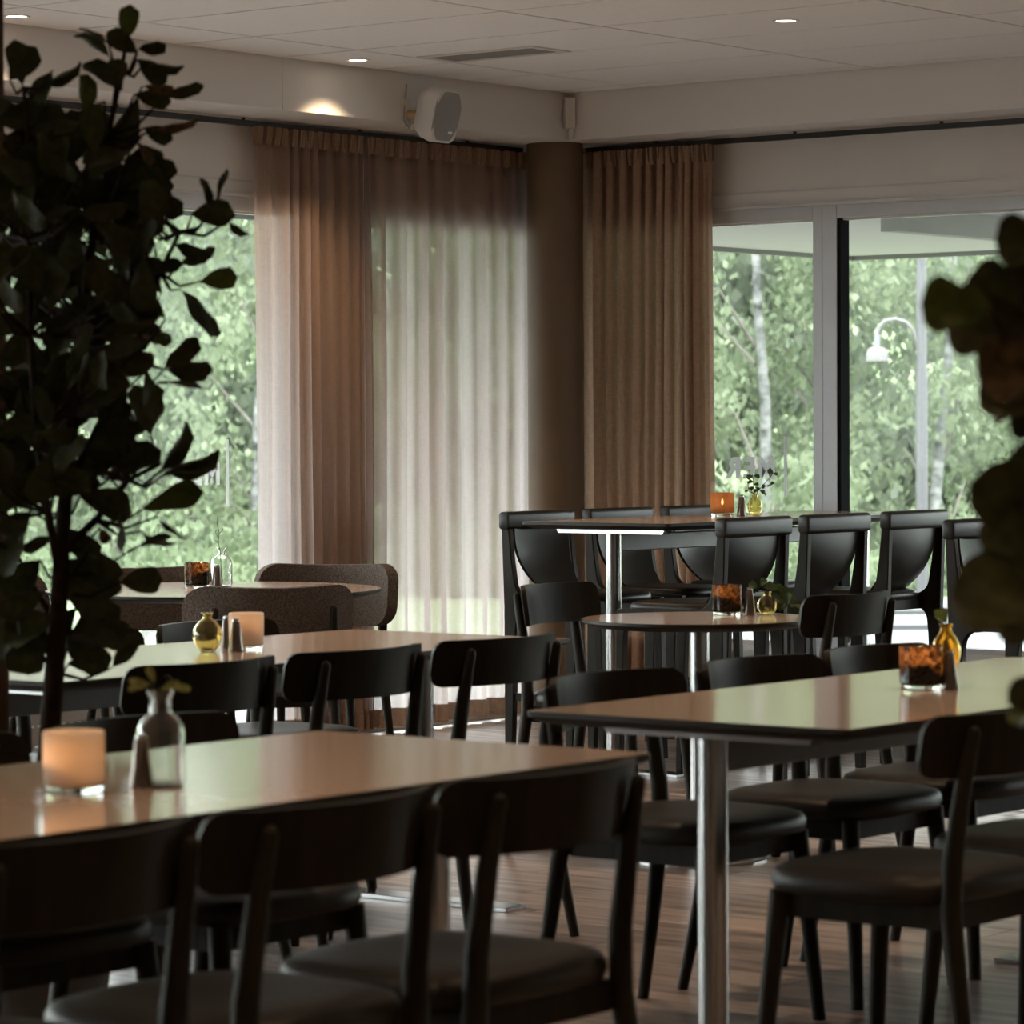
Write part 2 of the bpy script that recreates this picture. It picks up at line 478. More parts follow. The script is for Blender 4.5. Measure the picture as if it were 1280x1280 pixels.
# ceiling with tiles
b = MB(); b.box((XL - 0.3, YS, ZC + 0.018), (XE, YR + 0.3, ZC + 0.15))
ceiling = struct(b.build('ceiling', M['ceilgap'], smooth=False))
TX, TY = 1.225, 0.609
tb = MB(); g = 0.008
tb.box((g, g, 0), (TX - g, TY - g, 0.016)); tilem = tb.mesh('ceiling_tile', M['ceiltile'], False)
x0t = -8.895
iy = 0
ys = []
y = 11.605
while y > YS + 0.1: ys.append(y - TY); y -= TY
def tile_obj(me, x, y):
    o = linkmesh('ceiling_tile', me, ceiling); o.location = (x, y, ZC)
hx = 0
xs = [x0t + TX * i for i in range(9)]
for x in xs:
    for y in ys:
        tile_obj(tilem, x, y)
def tilepart(x0, x1, y0, y1):
    q = MB(); q.box((g, g, 0), (x1 - x0 - g, y1 - y0 - g, 0.016)); return q.mesh('ceiling_tile', M['ceiltile'], False)
ml = tilepart(SOFF_X, x0t, 0, TY)
for y in ys[:14]: tile_obj(ml, SOFF_X + 0.002, y)
mt = tilepart(0, TX, 0, TY); mt2 = tilepart(0, TX, 12.214, SOFF_Y)
for x in xs: tile_obj(mt, x, 11.605); tile_obj(mt2, x, 12.214)
tile_obj(ml, SOFF_X + 0.002, 11.605); tile_obj(tilepart(SOFF_X, x0t, 12.214, SOFF_Y), SOFF_X + 0.002, 12.214)
b = MB(); b.box((XL, YS, ZC + 0.002), (SOFF_X + 0.02, ys[13] + 0.0, ZC + 0.016)); b.build('ceiling_edge', M['ceiltile'], ceiling, smooth=False)

# walls: windows occupy z 0.36 .. 2.33 on the right wall, 0.05 .. 2.33 on the left wall
WH = 2.33
SILL = 0.36
TW = 0.25
# right wall : window band from x = -9.62 to 3.0
b = MB()
b.box((XL - TW, YR, WH), (XE, YR + TW, 3.0)); b.box((XL - TW, YR, -0.1), (XE, YR + TW, SILL - 0.02)); b.box((-1.9, YR, 0), (XE, YR + TW, 3.0))
struct(b.build('wall_right', M['wall'], smooth=False))
b = MB()
b.box((XL - TW, YS, WH), (XL, YR, 3.0)); b.box((XL - TW, YS, -0.1), (XL, YR, 0.012)); b.box((XL - TW, YS, 0), (XL, -0.4, 3.0))
struct(b.build('wall_left', M['wall'], smooth=False))
b = MB(); b.box((XL - TW, YS - TW, -0.1), (XE + TW, YS, 3.0)); struct(b.build('wall_back', M['wall'], smooth=False))
b = MB(); b.box((XE, YS, -0.1), (XE + TW, YR + TW, 3.0)); struct(b.build('wall_side', M['wall'], smooth=False))
# soffits (bulkheads)
b = MB(); b.box((XL, YS, SOFF_Z), (SOFF_X, YR, ZC + 0.02)); t1 = struct(b.build('trim_1', M['soffit'], smooth=False, bevel=0.004))
b = MB(); b.box((SOFF_X, SOFF_Y, SOFF_Z), (XE, YR, ZC + 0.02)); t2 = struct(b.build('trim_2', M['soffit'], smooth=False, bevel=0.004))
# panel joints on the wall over the windows and on the soffit face
b = MB(); b.box((XL, -2.5, 2.322), (XL + 0.022, YR - 0.1, 2.336)); b.box((XL, -2.5, 2.39), (XL + 0.008, YR - 0.1, 2.396)); struct(b.build('trim_3', M['trimwhite'], smooth=False))
b = MB(); b.box((XL + 0.1, YR - 0.022, 2.322), (3.0, YR, 2.336)); b.box((-9.3, YR - 0.008, 2.392), (-6.9, YR, 2.40)); struct(b.build('trim_4', M['trimwhite'], smooth=False))
b = MB(); b.box((SOFF_X - 0.001, 10.3985, SOFF_Z), (SOFF_X + 0.0008, 10.4015, ZC)); b.build('panel_joint', M['vent'], t1, smooth=False)
b = MB(); b.box((XL, YS, -0.0), (XL + 0.012, -0.4, 0.055)); struct(b.build('baseboard_left', M['white'], smooth=False))
b = MB(); b.box((XL, YR - 0.012, 0), (3.0, YR, 0.06)); struct(b.build('baseboard_right', M['white'], smooth=False))

# windows
def window_right(name, x0, x1, sash_right):
    """frame between x0 and x1 on the wall y = YR; glass plane at y = YR + 0.05"""
    y0, y1 = YR - 0.005, YR + 0.10
    b = MB()
    b.box((x0, y0, SILL - 0.02), (x0 + 0.075, y1, WH)); b.box((x1 - 0.05, y0, SILL - 0.02), (x1, y1, WH))
    b.box((x0 + 0.075, y0, WH - 0.067), (x1 - 0.05, y1, WH)); b.box((x0 + 0.075, y0, SILL - 0.02), (x1 - 0.05, y1, SILL + 0.02))
    w = struct(b.build(name, M['alu'], smooth=False, bevel=0.003))
    p = MB(); p.box((x0 + 0.07, YR + 0.048, SILL), (x1 - 0.045, YR + 0.054, WH - 0.06)); p.build('pane', M['glassp'], w, smooth=False)
    q = MB()
    q.box((x0 + 0.075, YR + 0.02, WH - 0.075), (x1 - 0.05, YR + 0.06, WH - 0.067)); q.build('glazing_bead', M['white'], w, smooth=False)
    k = MB(); k.box((x0 + 0.075, YR + 0.0, SILL + 0.02), (x0 + 0.093, YR + 0.07, WH - 0.067)); k.build('gasket', M['gasket'], w, smooth=False)
    return w
M['glassp'] = pane_glass('window_glass')
edges = [-9.62, -8.18, -6.1, -4.0, -1.9]
for i in range(len(edges) - 1):
    window_right('window_%d' % (i + 1), edges[i], edges[i + 1], True)
def window_left(name, y0, y1):
    x0, x1 = XL - 0.10, XL + 0.005
    b = MB()
    b.box((x0, y0, 0.01), (x1, y0 + 0.06, WH)); b.box((x0, y1 - 0.06, 0.01), (x1, y1, WH))
    b.box((x0, y0 + 0.06, WH - 0.067), (x1, y1 - 0.06, WH)); b.box((x0, y0 + 0.06, 0.01), (x1, y1 - 0.06, 0.03))
    w = struct(b.build(name, M['alu'], smooth=False, bevel=0.003))
    p = MB(); p.box((XL - 0.054, y0 + 0.055, 0.025), (XL - 0.048, y1 - 0.055, WH - 0.06)); p.build('pane', M['glassp'], w, smooth=False)
    q = MB(); q.box((XL - 0.06, y0 + 0.06, WH - 0.075), (XL - 0.02, y1 - 0.06, WH - 0.067)); q.build('glazing_bead', M['white'], w, smooth=False)
    return w
ledges = [(-0.4, 1.8), (1.8, 4.0), (4.0, 6.2), (6.2, 8.4), (8.4, 10.98), (11.36, 12.68)]  # first opening lies out of view, added to bring in more daylight
for i, (a, c) in enumerate(ledges):
    window_left('window_%d' % (i + 7), a, c)
# pier between the two left windows
b = MB(); b.box((XL - TW, 10.98, 0.0), (XL + 0.003, 11.36, WH)); struct(b.build('wall_pier', M['wall'], smooth=False))

# round pillars
b = MB(); b.lathe([(0.13, 0), (0.13, SOFF_Z)], 40, (-9.474, 12.46, 0)); struct(b.build('pillar', M['pillar']))
b = MB(); b.lathe([(0.11, 0), (0.11, ZC)], 40, (-5.646, 5.212, 0)); struct(b.build('pillar', M['pillar2']))

# window sill board + radiators below the windows
b = MB(); b.box((XL + 0.1, YR - 0.03, SILL - 0.025), (3.0, YR + 0.02, SILL)); struct(b.build('trim_5', M['trimwhite'], smooth=False))

def radiator(loc, ln, rot, label):
    t = thing('radiator', label, 'radiator', loc, rot)
    b = MB(); b.box((0, 0, 0.08), (ln, 0.05, 0.27)); b.build('panel', M['white'], t, smooth=False, bevel=0.004)
    b = MB()
    for i in range(int(ln / 0.035)):
        b.box((0.01 + i * 0.035, -0.003, 0.10), (0.032 + i * 0.035, 0.001, 0.235))
    o = b.build('fin_panel', M['trimwhite'], t, smooth=False)
    b = MB(); b.box((0, -0.005, 0.27), (ln, 0.055, 0.282)); b.build('top_grille', M['alu'], t, smooth=False)
    for x in (0.1, ln - 0.1):
        b = MB(); b.box((x - 0.015, 0.01, 0), (x + 0.015, 0.04, 0.08)); b.build('foot', M['white'], t, smooth=False)
    return t
radiator((-8.655, YR - 0.10, 0), 2.6, 0, 'white panel radiator with upright fins under the right-hand window')

t = thing('convector', 'low grey-brown convector with a row of slots in front of the tall left window', 'heater', (-9.56, 8.9, 0), pi / 2)
b = MB(); b.box((0, 0, 0.095), (1.25, 0.09, 0.245)); b.build('casing', pbr('convector_casing', (0.30, 0.255, 0.225), 0.5), t, smooth=False, bevel=0.003)
b = MB()
for i in range(28): b.box((0.03 + i * 0.043, -0.002, 0.185), (0.054 + i * 0.043, 0.001, 0.195))
b.build('slot_row', M['white'], t, smooth=False)
for x in (0.08, 1.17):
    b = MB(); b.box((x - 0.012, 0.03, 0), (x + 0.012, 0.06, 0.095)); b.build('foot', M['rod'], t, smooth=False)
b = MB(); b.box((0, -0.001, 0.095), (1.25, 0.002, 0.103)); b.build('lower_edge', M['white'], t, smooth=False)

# ================================================================ CEILING FIXTURES
def downlight(x, y, label, power=1.0):
    t = thing('downlight', label, 'ceiling light', (x, y, ZC), 0, 'recessed ceiling spots')
    b = MB(); b.lathe([(0.036, -0.001), (0.048, -0.005), (0.052, -0.001)], 28); b.build('trim_ring', M['white'], t)
    b = MB(); b.lathe([(0.0, -0.002), (0.036, -0.002)], 24); b.build('lamp', M['lamp'], t)
    l = bpy.data.lights.new('warm_spot', 'SPOT'); l.energy = DOWNLIGHT_W * power; l.color = (1.0, 0.70, 0.43)
    l.spot_size = radians(110); l.spot_blend = 1.0; l.shadow_soft_size = 0.03
    o = bpy.data.objects.new('warm_spot', l); COL.objects.link(o); o.parent = t; o.location = (0, 0, -0.02)
    return t
downlight(-9.12, 8.73, 'round warm downlight over the tree top at the left soffit')
downlight(-9.125, 10.66, 'round warm downlight above the brown curtain, beside the white loudspeaker')
downlight(-7.03, 10.68, 'round warm downlight in the open ceiling between the vent and the right windows')
k = 0
for x in (-7.03, -4.93, -2.83, -0.73):  # the two rows nearest the camera are unseen, added as fill light
    for y in (8.7, 6.7, 4.7, 2.7, 0.7):
        if (x, y) == (-4.93, 4.7): continue
        downlight(x, y, 'round warm downlight of the ceiling grid, its unseen near rows added as fill', 0.9)
for y in (6.8, 4.87): downlight(-9.12, y, 'round warm downlight of the ceiling grid, its unseen near rows added as fill')
downlight(-4.93, 10.68, 'round warm downlight of the ceiling grid, its unseen near rows added as fill')

t = thing('air_vent', 'rectangular ceiling vent with a dark perforated grille', 'vent', (-8.86, 10.72, ZC))
b = MB()
for a, c in (((0, 0), (0.60, 0.03)), ((0, 0.225), (0.60, 0.255)), ((0, 0.03), (0.03, 0.225)), ((0.57, 0.03), (0.60, 0.225))):
    b.box((a[0], a[1], -0.006), (c[0], c[1], -0.0005))
b.build('frame', M['white'], t, smooth=False)
b = MB(); b.box((0.03, 0.03, -0.003), (0.57, 0.225, -0.001)); b.build('grille', M['vent'], t, smooth=False)

# loudspeaker on the soffit
sp = thing('loudspeaker', 'white wall loudspeaker with grey mesh front tilted down on the soffit', 'speaker', (SOFF_X, 11.235, 2.685)); sp.scale = (0.93,) * 3
SR = Euler((0, radians(15), radians(-1))).to_matrix()
def sx(p): return tuple(SR @ Vector(p) + Vector((0.15, -0.005, 0.0)))
b = MB()
rings = []
def spring(x, wy, hz, r):
    pts = rrect(-wy, -hz, wy, hz, r, 5); return [sx((x, p[0], p[1])) for p in pts]
for x, wy, hz, r in ((-0.085, 0.045, 0.075, 0.03), (-0.075, 0.06, 0.095, 0.035), (-0.02, 0.083, 0.118, 0.04), (0.03, 0.092, 0.126, 0.04), (0.055, 0.090, 0.124, 0.04), (0.066, 0.082, 0.116, 0.035)):
    rings.append(spring(x, wy, hz, r))
b.rings(rings); b.build('cabinet', M['white'], sp, angle=50)
b = MB(); P = []
for i in range(17):
    row = []
    for j in range(17):
        u = -1 + i / 8; v = -1 + j / 8
        row.append(sx((0.082 - 0.016 * u * u - 0.010 * v * v, u * 0.088 * (1 - 0.10 * v ** 4), v * 0.112 * (1 - 0.03 * u * u))))
    P.append(row)
Q = [[tuple(Vector(p) - SR @ Vector((0.03, 0, 0))) for p in row] for row in P]
b.slab(P, Q); b.build('mesh_front', M['grille'], sp)
b = MB(); b.add([sx((0.0795, 0.012, -0.078)), sx((0.0795, 0.040, -0.078)), sx((0.0795, 0.040, -0.066)), sx((0.0795, 0.012, -0.066)), sx((0.072, 0.012, -0.078)), sx((0.072, 0.040, -0.078)), sx((0.072, 0.040, -0.066)), sx((0.072, 0.012, -0.066))], [(0, 1, 2, 3), (7, 6, 5, 4), (0, 4, 5, 1), (1, 5, 6, 2), (2, 6, 7, 3), (3, 7, 4, 0)]); b.build('badge', M['badge'], sp, smooth=False)
b = MB(); b.box((0, -0.075, -0.055), (0.012, -0.02, 0.075)); b.build('wall_plate', M['white'], sp, smooth=False, bevel=0.003)
b = MB(); b.tube([(0.01, -0.045, 0.0), (0.05, -0.03, 0.0), (0.09, -0.01, 0.0)], 0.02, 12); b.build('bracket', M['brass'], sp)
b = MB(); b.tube([(0.004, -0.045, 0.142), (0.006, -0.055, 0.08), (0.012, -0.075, 0.02), (0.018, -0.08, -0.03), (0.035, -0.06, -0.07), (0.07, -0.02, -0.075)], 0.003, 6); b.build('cable', M['grille'], sp)

# motion detector and its conduit in the corner
t = thing('motion_detector', 'small white motion detector in the ceiling corner above the brown pillar', 'sensor', (SOFF_X + 0.028, SOFF_Y - 0.028, 2.70), radians(-45))
b = MB(); b.box((-0.032, -0.02, 0), (0.032, 0.028, 0.14)); b.build('housing', M['white'], t, smooth=False, bevel=0.006)
b = MB(); P = []; Q = []
for i in range(7):
    a = radians(-60 + 20 * i)
    P.append([(0.025 * sin(a), -0.012 - 0.016 * cos(a), 0.025), (0.025 * sin(a), -0.012 - 0.016 * cos(a), 0.062)]); Q.append([(0.025 * sin(a) * 0.8, -0.015, 0.025), (0.025 * sin(a) * 0.8, -0.015, 0.062)])
b.slab(P, Q); b.build('lens', M['alu'], t)
b = MB(); b.box((-0.012, 0.0, -0.05), (0.012, 0.02, 0.0)); b.build('conduit', M['white'], t, smooth=False)

# ================================================================ CURTAINS
def track(p0, p1, label):
    t = thing('curtain_track', label, 'curtain rail', (0, 0, 0))
    b = MB(); d = (Vector(p1) - Vector(p0)); L = d.length; d.normalize(); n = Vector((-d.y, d.x, 0))
    c = [Vector(p0) + n * a + Vector((0, 0, z)) for a, z in ((-0.012, -0.012), (0.012, -0.012), (0.012, 0.012), (-0.012, 0.012))]
    b.add(c + [p + d * L for p in c], [(0, 1, 2, 3), (7, 6, 5, 4), (0, 4, 5, 1), (1, 5, 6, 2), (2, 6, 7, 3), (3, 7, 4, 0)]); b.build('rail', M['rod'], t, smooth=False)
    k = 0.4
    while k < L - 0.2 and k < 7:
        p = Vector(p0) + d * k
        q = MB(); q.tube([p + Vector((0, 0, 0.01)), p + Vector((0, 0, 0.10 if False else SOFF_Z - p.z + 0.005))], 0.008, 8); q.build('bracket', M['rod'], t)
        k += 0.75
    return t
RZ = 2.628
track((-9.655, 12.44, RZ), (-9.655, 0.0, RZ), 'black curtain track along the left soffit above the drapes')
track((-9.42, 12.635, RZ), (2.0, 12.635, RZ), 'black curtain track along the right soffit above the windows')

def curtain(name, label, fixed, along, a0, a1, path, fab, ztop=2.615, zbot=0.025, room=1, nz=26, group='linen curtains', band=True):
    """path(t) -> (offset along 0..1, offset out of plane); room = sign of the direction into the room"""
    t = thing(name, label, 'curtain', (0, 0, 0), 0, group)
    N = path['n']; pts = path['pts']
    def P(i, z, extra=0.0):
        s_, o_ = pts[i]
        tz = (ztop - z) / (ztop - zbot)
        amp = 0.80 + 0.20 * min(1, tz / 0.12) + 0.12 * tz
        sway = 0.010 * sin(5.1 * s_ + 2.2) * tz
        al = a0 + (a1 - a0) * s_ + sway * path.get('sway', 1)
        pinch = path['mid'][i]
        if tz < 0.10: al = al + (pinch - s_) * (a1 - a0) * 0.0
        out = o_ * amp + extra + (0.012 * sin(9 * s_ + 4 * tz)) * tz * path.get('wob', 1)
        if along == 'y': return (fixed + room * out, al, z)
        return (al, fixed + room * out, z)
    zs = [ztop - (ztop - zbot) * (k / nz) for k in range(nz + 1)]
    b = MB(); b.grid([[P(i, z) for z in zs] for i in range(N)]); b.build('drape', fab, t, angle=80)
    if band:
        bz = [ztop + 0.004, ztop - 0.035, ztop - 0.072]
        hp = path.get('head')
        if hp:
            def H(i, k):
                s_, o_ = hp['pts'][i]; al = a0 + (a1 - a0) * s_; out = o_ * (1.0, 0.85, 0.55)[k] + 0.008
                return (fixed + room * out, al, bz[k]) if along == 'y' else (al, fixed + room * out, bz[k])
            b = MB(); b.grid([[H(i, k) for k in range(3)] for i in range(hp['n'])])
        else:
            b = MB(); b.grid([[P(i, z, 0.0025) for z in bz] for i in range(N)])
        b.build('heading_tape', M['curtainband'], t, angle=50)
        hz = [zbot + 0.078, zbot + 0.035, zbot - 0.002]
        b = MB(); b.grid([[P(i, z, 0.0025) for z in hz] for i in range(N)]); b.build('hem', M['curtainband'], t, angle=80)
    return t

def pleats(n, seed, a=0.020):
    """pinch-pleat heading: each pleat a folded box leaning to one side"""
    rn = random.Random(seed); pts = []
    for k in range(n):
        w = 1.0 / n; s0 = k * w + rn.uniform(-0.1, 0.1) * w
        q = a * rn.uniform(0.75, 1.25)
        pts += [(s0, -0.004), (s0 + 0.10 * w, q), (s0 + 0.30 * w, q * 1.1), (s0 + 0.34 * w, -0.002), (s0 + 0.42 * w, q * 0.9), (s0 + 0.70 * w, q), (s0 + 0.80 * w, -0.004)]
    pts.append((1.0, -0.004))
    return {'n': len(pts), 'pts': [(min(1, max(0, p)), o) for p, o in pts]}

def wave_path(spec, per=14, seed=1, head=None):
    """spec: list of (share of width, amplitude, overhang)"""
    rn = random.Random(seed); pts = []; mid = []
    tot = sum(s[0] for s in spec); s0 = 0
    for w, a, oh in spec:
        w /= tot; a *= 1 + rn.uniform(-0.12, 0.12)
        for k in range(per):
            ph = 2 * pi * k / per
            pts.append((s0 + w * k / per + oh * sin(2 * ph), a * cos(ph)))
            mid.append(s0 + w / 2)
        s0 += w
    pts.append((1.0, pts[0][1])); mid.append(1)
    return {'n': len(pts), 'pts': pts, 'mid': mid, 'head': head}

rn = random.Random(4)
spec = [(0.12, 0.010, 0.0), (0.16, 0.018, 0.0)] + [(0.10 + rn.uniform(-0.05, 0.05), 0.034 + rn.uniform(-.014, .006), 0.014) for _ in range(7)]
curtain('curtain', 'brown linen curtain gathered beside the left window, lit by a warm downlight', -9.655, 'y', 10.59, 11.30, wave_path(spec, 14, 2, pleats(13, 5, 0.024)), M['curtain'])
spec = [(0.12 + rn.uniform(-0.055, 0.055), 0.028 + rn.uniform(-.010, .006), 0.008) for _ in range(9)]
curtain('curtain', 'sheer pale linen curtain drawn across the window left of the round pillar', -9.655, 'y', 11.315, 12.50, wave_path(spec, 14, 3, pleats(11, 6, 0.020)), M['curtain'])
spec = [(0.08 + rn.uniform(-0.035, 0.035), 0.038 + rn.uniform(-.016, .012), 0.013) for _ in range(10)] + [(0.05, 0.018, 0), (0.06, 0.012, 0)]
curtain('curtain', 'brown linen curtain gathered right of the round pillar at the right window', 12.635, 'x', -9.425, -8.705, wave_path(spec, 14, 6, pleats(12, 7, 0.026)), M['curtaindense'], room=-1)

# white vinyl lettering on the panes (reads from outside)
def lettering(txt, size, name, label, m, origin, facing, width=None):
    cu = bpy.data.curves.new('txt', 'FONT'); cu.body = txt; cu.size = size; cu.extrude = 0.0006; cu.space_character = 1.12; cu.offset = 0.012 * size / 0.128 * 0.45
    tmp = bpy.data.objects.new('txt', cu); COL.objects.link(tmp)
    bpy.context.view_layer.update()
    me = bpy.data.meshes.new_from_object(tmp.evaluated_get(bpy.context.evaluated_depsgraph_get()))
    bpy.data.objects.remove(tmp)
    me.materials.clear(); me.materials.append(m)
    return me
def sign(name, label, m, loc, rotz, word, size, bar):
    t = thing(name, label, 'lettering', loc, rotz)
    x = 0.0
    for ch in word:
        me = lettering(ch, size, 'letter', '', m, None, None)
        me.transform(Matrix.Rotation(pi / 2, 4, 'X'))
        w = max(v.co.x for v in me.vertices)
        o = linkmesh('letter', me, t); o.location = (x, 0, 0)
        x += w + size * 0.10
    if bar:
        b = MB(); b.box((-bar[0] - 0.016, -0.0006, bar[1]), (-bar[0], 0.0006, bar[2])); b.build('bar', m, t, smooth=False)
    return t
# right window: seen from outside (y+) reading direction is -x, so rotate by 180 deg
sign('window_lettering', 'grey vinyl letters and upright bar on the right window behind the ivy vase', M['vinylgrey'], (-8.473, YR + 0.058, 1.114), pi, 'MER', 0.128, (0.045, -0.09, 0.186))
sign('window_lettering', 'pale vinyl letters and upright bar on the tall left window beside the curtain', M['vinylwhite'], (XL - 0.058, 10.515, 1.114), -pi / 2, 'MER', 0.128, (0.038, -0.095, 0.186))
sign('window_lettering', 'white vinyl letters low on the tall left window above the convector', M['vinylwhite'], (XL - 0.058, 10.33, 0.40), -pi / 2, 'HOM', 0.19, None)

# ================================================================ FURNITURE
def superell(hx, hy, n, e, cx=0, cy=0, z=0):
    out = []
    for k in range(n):
        a = 2 * pi * k / n; c, s_ = cos(a), sin(a)
        out.append((cx + hx * math.copysign(abs(c) ** (2 / e), c), cy + hy * math.copysign(abs(s_) ** (2 / e), s_), z))
    return out

def rail_grid(w, zc, h, x0, sag, th, lean, rc, nu=36, nv=6, bow=0.0):
    P = []; Q = []
    for i in range(nu + 1):
        u = -1 + 2 * i / nu; u = 0.35 * u + 0.65 * sin(u * pi / 2); y = u * w
        e = max(0, abs(y) - (w - rc)) / rc
        hh = h / 2 - rc * (1 - sqrt(max(0, 1 - e * e)))
        rp = []; rq = []
        for j in range(nv + 1):
            v = -1 + 2 * j / nv; z = zc + v * hh + bow * u * u
            x = x0 + sag * u * u - lean * (z - zc)
            nx, ny = 1.0, -2 * sag * u / w
            q = sqrt(nx * nx + ny * ny); nx /= q; ny /= q
            rp.append((x + nx * th / 2, y + ny * th / 2, z)); rq.append((x - nx * th / 2, y - ny * th / 2, z))
        P.append(rp); Q.append(rq)
    return P, Q

def seat_pad(hx, hy, z0, z1, cx=0.0, dish=0.004, n=44, e=3.4):
    rings = []
    h = z1 - z0
    for sc, z in ((0.90, z0), (0.975, z0 + 0.004), (1.0, z0 + 0.35 * h), (0.995, z0 + 0.6 * h), (0.965, z0 + 0.82 * h), (0.88, z0 + 0.95 * h), (0.70, z1), (0.40, z1 - dish * 0.6), (0.12, z1 - dish)):
        rings.append(superell(hx * sc, hy * sc, n, e if sc > 0.5 else 2.4, cx, 0, z))
    b = MB(); b.rings(rings); return b

def make_chair(label):
    t = thing('dining_chair', label, 'chair', (0, 0, 0), 0, 'black dining chairs')
    seat_pad(0.225, 0.238, 0.435, 0.488).build('seat', M['seat'], t, angle=60)
    b = MB()
    b.box((0.145, -0.175, 0.388), (0.165, 0.175, 0.436)); b.box((-0.205, -0.175, 0.388), (-0.185, 0.175, 0.436))
    b.box((-0.19, 0.168, 0.388), (0.155, 0.188, 0.436)); b.box((-0.19, -0.188, 0.388), (0.155, -0.168, 0.436))
    b.build('seat_frame', M['blackwood'], t, smooth=False)
    P, Q = rail_grid(0.252, 0.731, 0.118, -0.268, 0.085, 0.016, 0.16, 0.032)
    b = MB(); b.slab(P, Q); b.build('backrest', M['blackwood'], t, angle=50)
    for s_ in (-1, 1):
        b = MB(); b.tube([(0.205, s_ * 0.215, 0.0), (0.185, s_ * 0.198, 0.25), (0.168, s_ * 0.186, 0.436)], [0.0155, 0.019, 0.022], 12); b.build('leg', M['blackwood'], t)
    for s_ in (-1, 1):
        b = MB(); b.tube([(-0.285, s_ * 0.215, 0.0), (-0.243, s_ * 0.200, 0.22), (-0.214, s_ * 0.190, 0.42), (-0.215, s_ * 0.187, 0.52), (-0.236, s_ * 0.183, 0.66), (-0.257, s_ * 0.180, 0.758)], [0.0135, 0.0175, 0.021, 0.0205, 0.017, 0.0125], 12, round_end=True); b.build('leg', M['blackwood'], t)
    return t
chair0 = None
def place_chair(x, y, rot, label, scale=None):
    global chair0
    if scale is None: scale = (1, 1, 1.012) if rot == pi else (1, 1, 0.985)
    if chair0 is None:
        chair0 = make_chair(label); chair0.location = (x, y, 0); chair0.rotation_euler = (0, 0, rot); chair0.scale = (1, 1, 1.012); return chair0
    return dup(chair0, (x, y, 0), rot, label, scale)

def make_bar_chair(label):
    t = thing('bar_chair', label, 'bar stool', (0, 0, 0), 0, 'black leather bar chairs')
    H_ = 1.0
    # side frames: rear leg with flared seat joint, front leg, side rail
    for s_ in (-1, 1):
        y0, y1 = s_ * 0.205, s_ * 0.237
        poly = [(-0.262, 0.0), (-0.226, 0.0)] + [(-0.205, 0.50)] + arcpts(-0.145, 0.55, 0.055, 180, 90, 5) + [(-0.13, 0.605), (-0.13, 0.66)] + arcpts(-0.14, 0.73, 0.07, 270, 180, 5) + [(-0.222, 0.80), (-0.242, 0.985), (-0.275, 0.985), (-0.262, 0.62), (-0.262, 0.4)]
        b = MB(); b.prism(poly, 1, y0, y1); b.build('leg', M['blackwood'], t, angle=35, bevel=0.004)
        poly = [(0.215, 0.0), (0.24, 0.0), (0.222, 0.655), (0.10, 0.66), (0.10, 0.61), (0.15, 0.605)] + arcpts(0.15, 0.56, 0.04, 90, 0, 4)
        b = MB(); b.prism(poly, 1, y0, y1); b.build('leg', M['blackwood'], t, angle=35, bevel=0.004)
        b = MB(); b.box((-0.13, y0, 0.605), (0.10, y1, 0.66)); b.build('side_rail', M['blackwood'], t, smooth=False, bevel=0.003)
        b = MB(); b.box((-0.235, s_ * 0.212, 0.24), (0.222, s_ * 0.230, 0.272)); b.build('stretcher', M['blackwood'], t, smooth=False, bevel=0.003)
    b = MB(); b.box((0.205, -0.205, 0.24), (0.225, 0.205, 0.275)); b.build('footrest', M['blackwood'], t, smooth=False, bevel=0.003)
    for xr in (-0.18, 0.16):
        b = MB(); b.box((xr, -0.205, 0.60), (xr + 0.02, 0.205, 0.645)); b.build('cross_rail', M['blackwood'], t, smooth=False)
    b = seat_pad(0.222, 0.20, 0.64, 0.685, 0.015, 0.008, 36, 4.0); b.build('seat', M['leather'], t, angle=60)
    # leather shell between the posts, tapering down into the seat
    P = []; Q = []
    nu, nv = 14, 14
    for i in range(nu + 1):
        u = -1 + 2 * i / nu; rp = []; rq = []
        for j in range(nv + 1):
            v = j / nv
            hw = 0.197 - 0.065 * max(0, (1 - v)) ** 2.6
            z = 0.672 + (0.985 - 0.672) * v
            xc = -0.252 + 0.125 * (1 - v) ** 3.2
            x = xc - 0.035 * (1 - u * u) * (0.4 + 0.6 * (1 - v)) * 0.8 + 0.01
            rp.append((x + 0.007, u * hw, z)); rq.append((x - 0.007, u * hw, z))
        P.append(rp); Q.append(rq)
    b = MB(); b.slab(P, Q); b.build('backrest', M['leather'], t, angle=60)
    b = MB()
    sec = rrect(-0.027, -0.037, 0.027, 0.037, 0.016, 4)
    rings = []
    for y, sc in ((-0.243, 0.80), (-0.240, 0.94), (-0.23, 1.0), (0.23, 1.0), (0.240, 0.94), (0.243, 0.80)):
        rings.append([(-0.258 + p[0] * sc, y, 0.967 + p[1] * sc) for p in sec])
    b.rings(rings); b.build('top_band', M['leather'], t, angle=40)
    for c in t.children: c.data.transform(Matrix.Diagonal((1, 0.92, 1, 1)))
    return t
bar0 = None
def place_bar(x, y, rot, label):
    global bar0
    if bar0 is None:
        bar0 = make_bar_chair(label); bar0.location = (x, y, 0); bar0.rotation_euler = (0, 0, rot); return bar0
    return dup(bar0, (x, y, 0), rot, label)

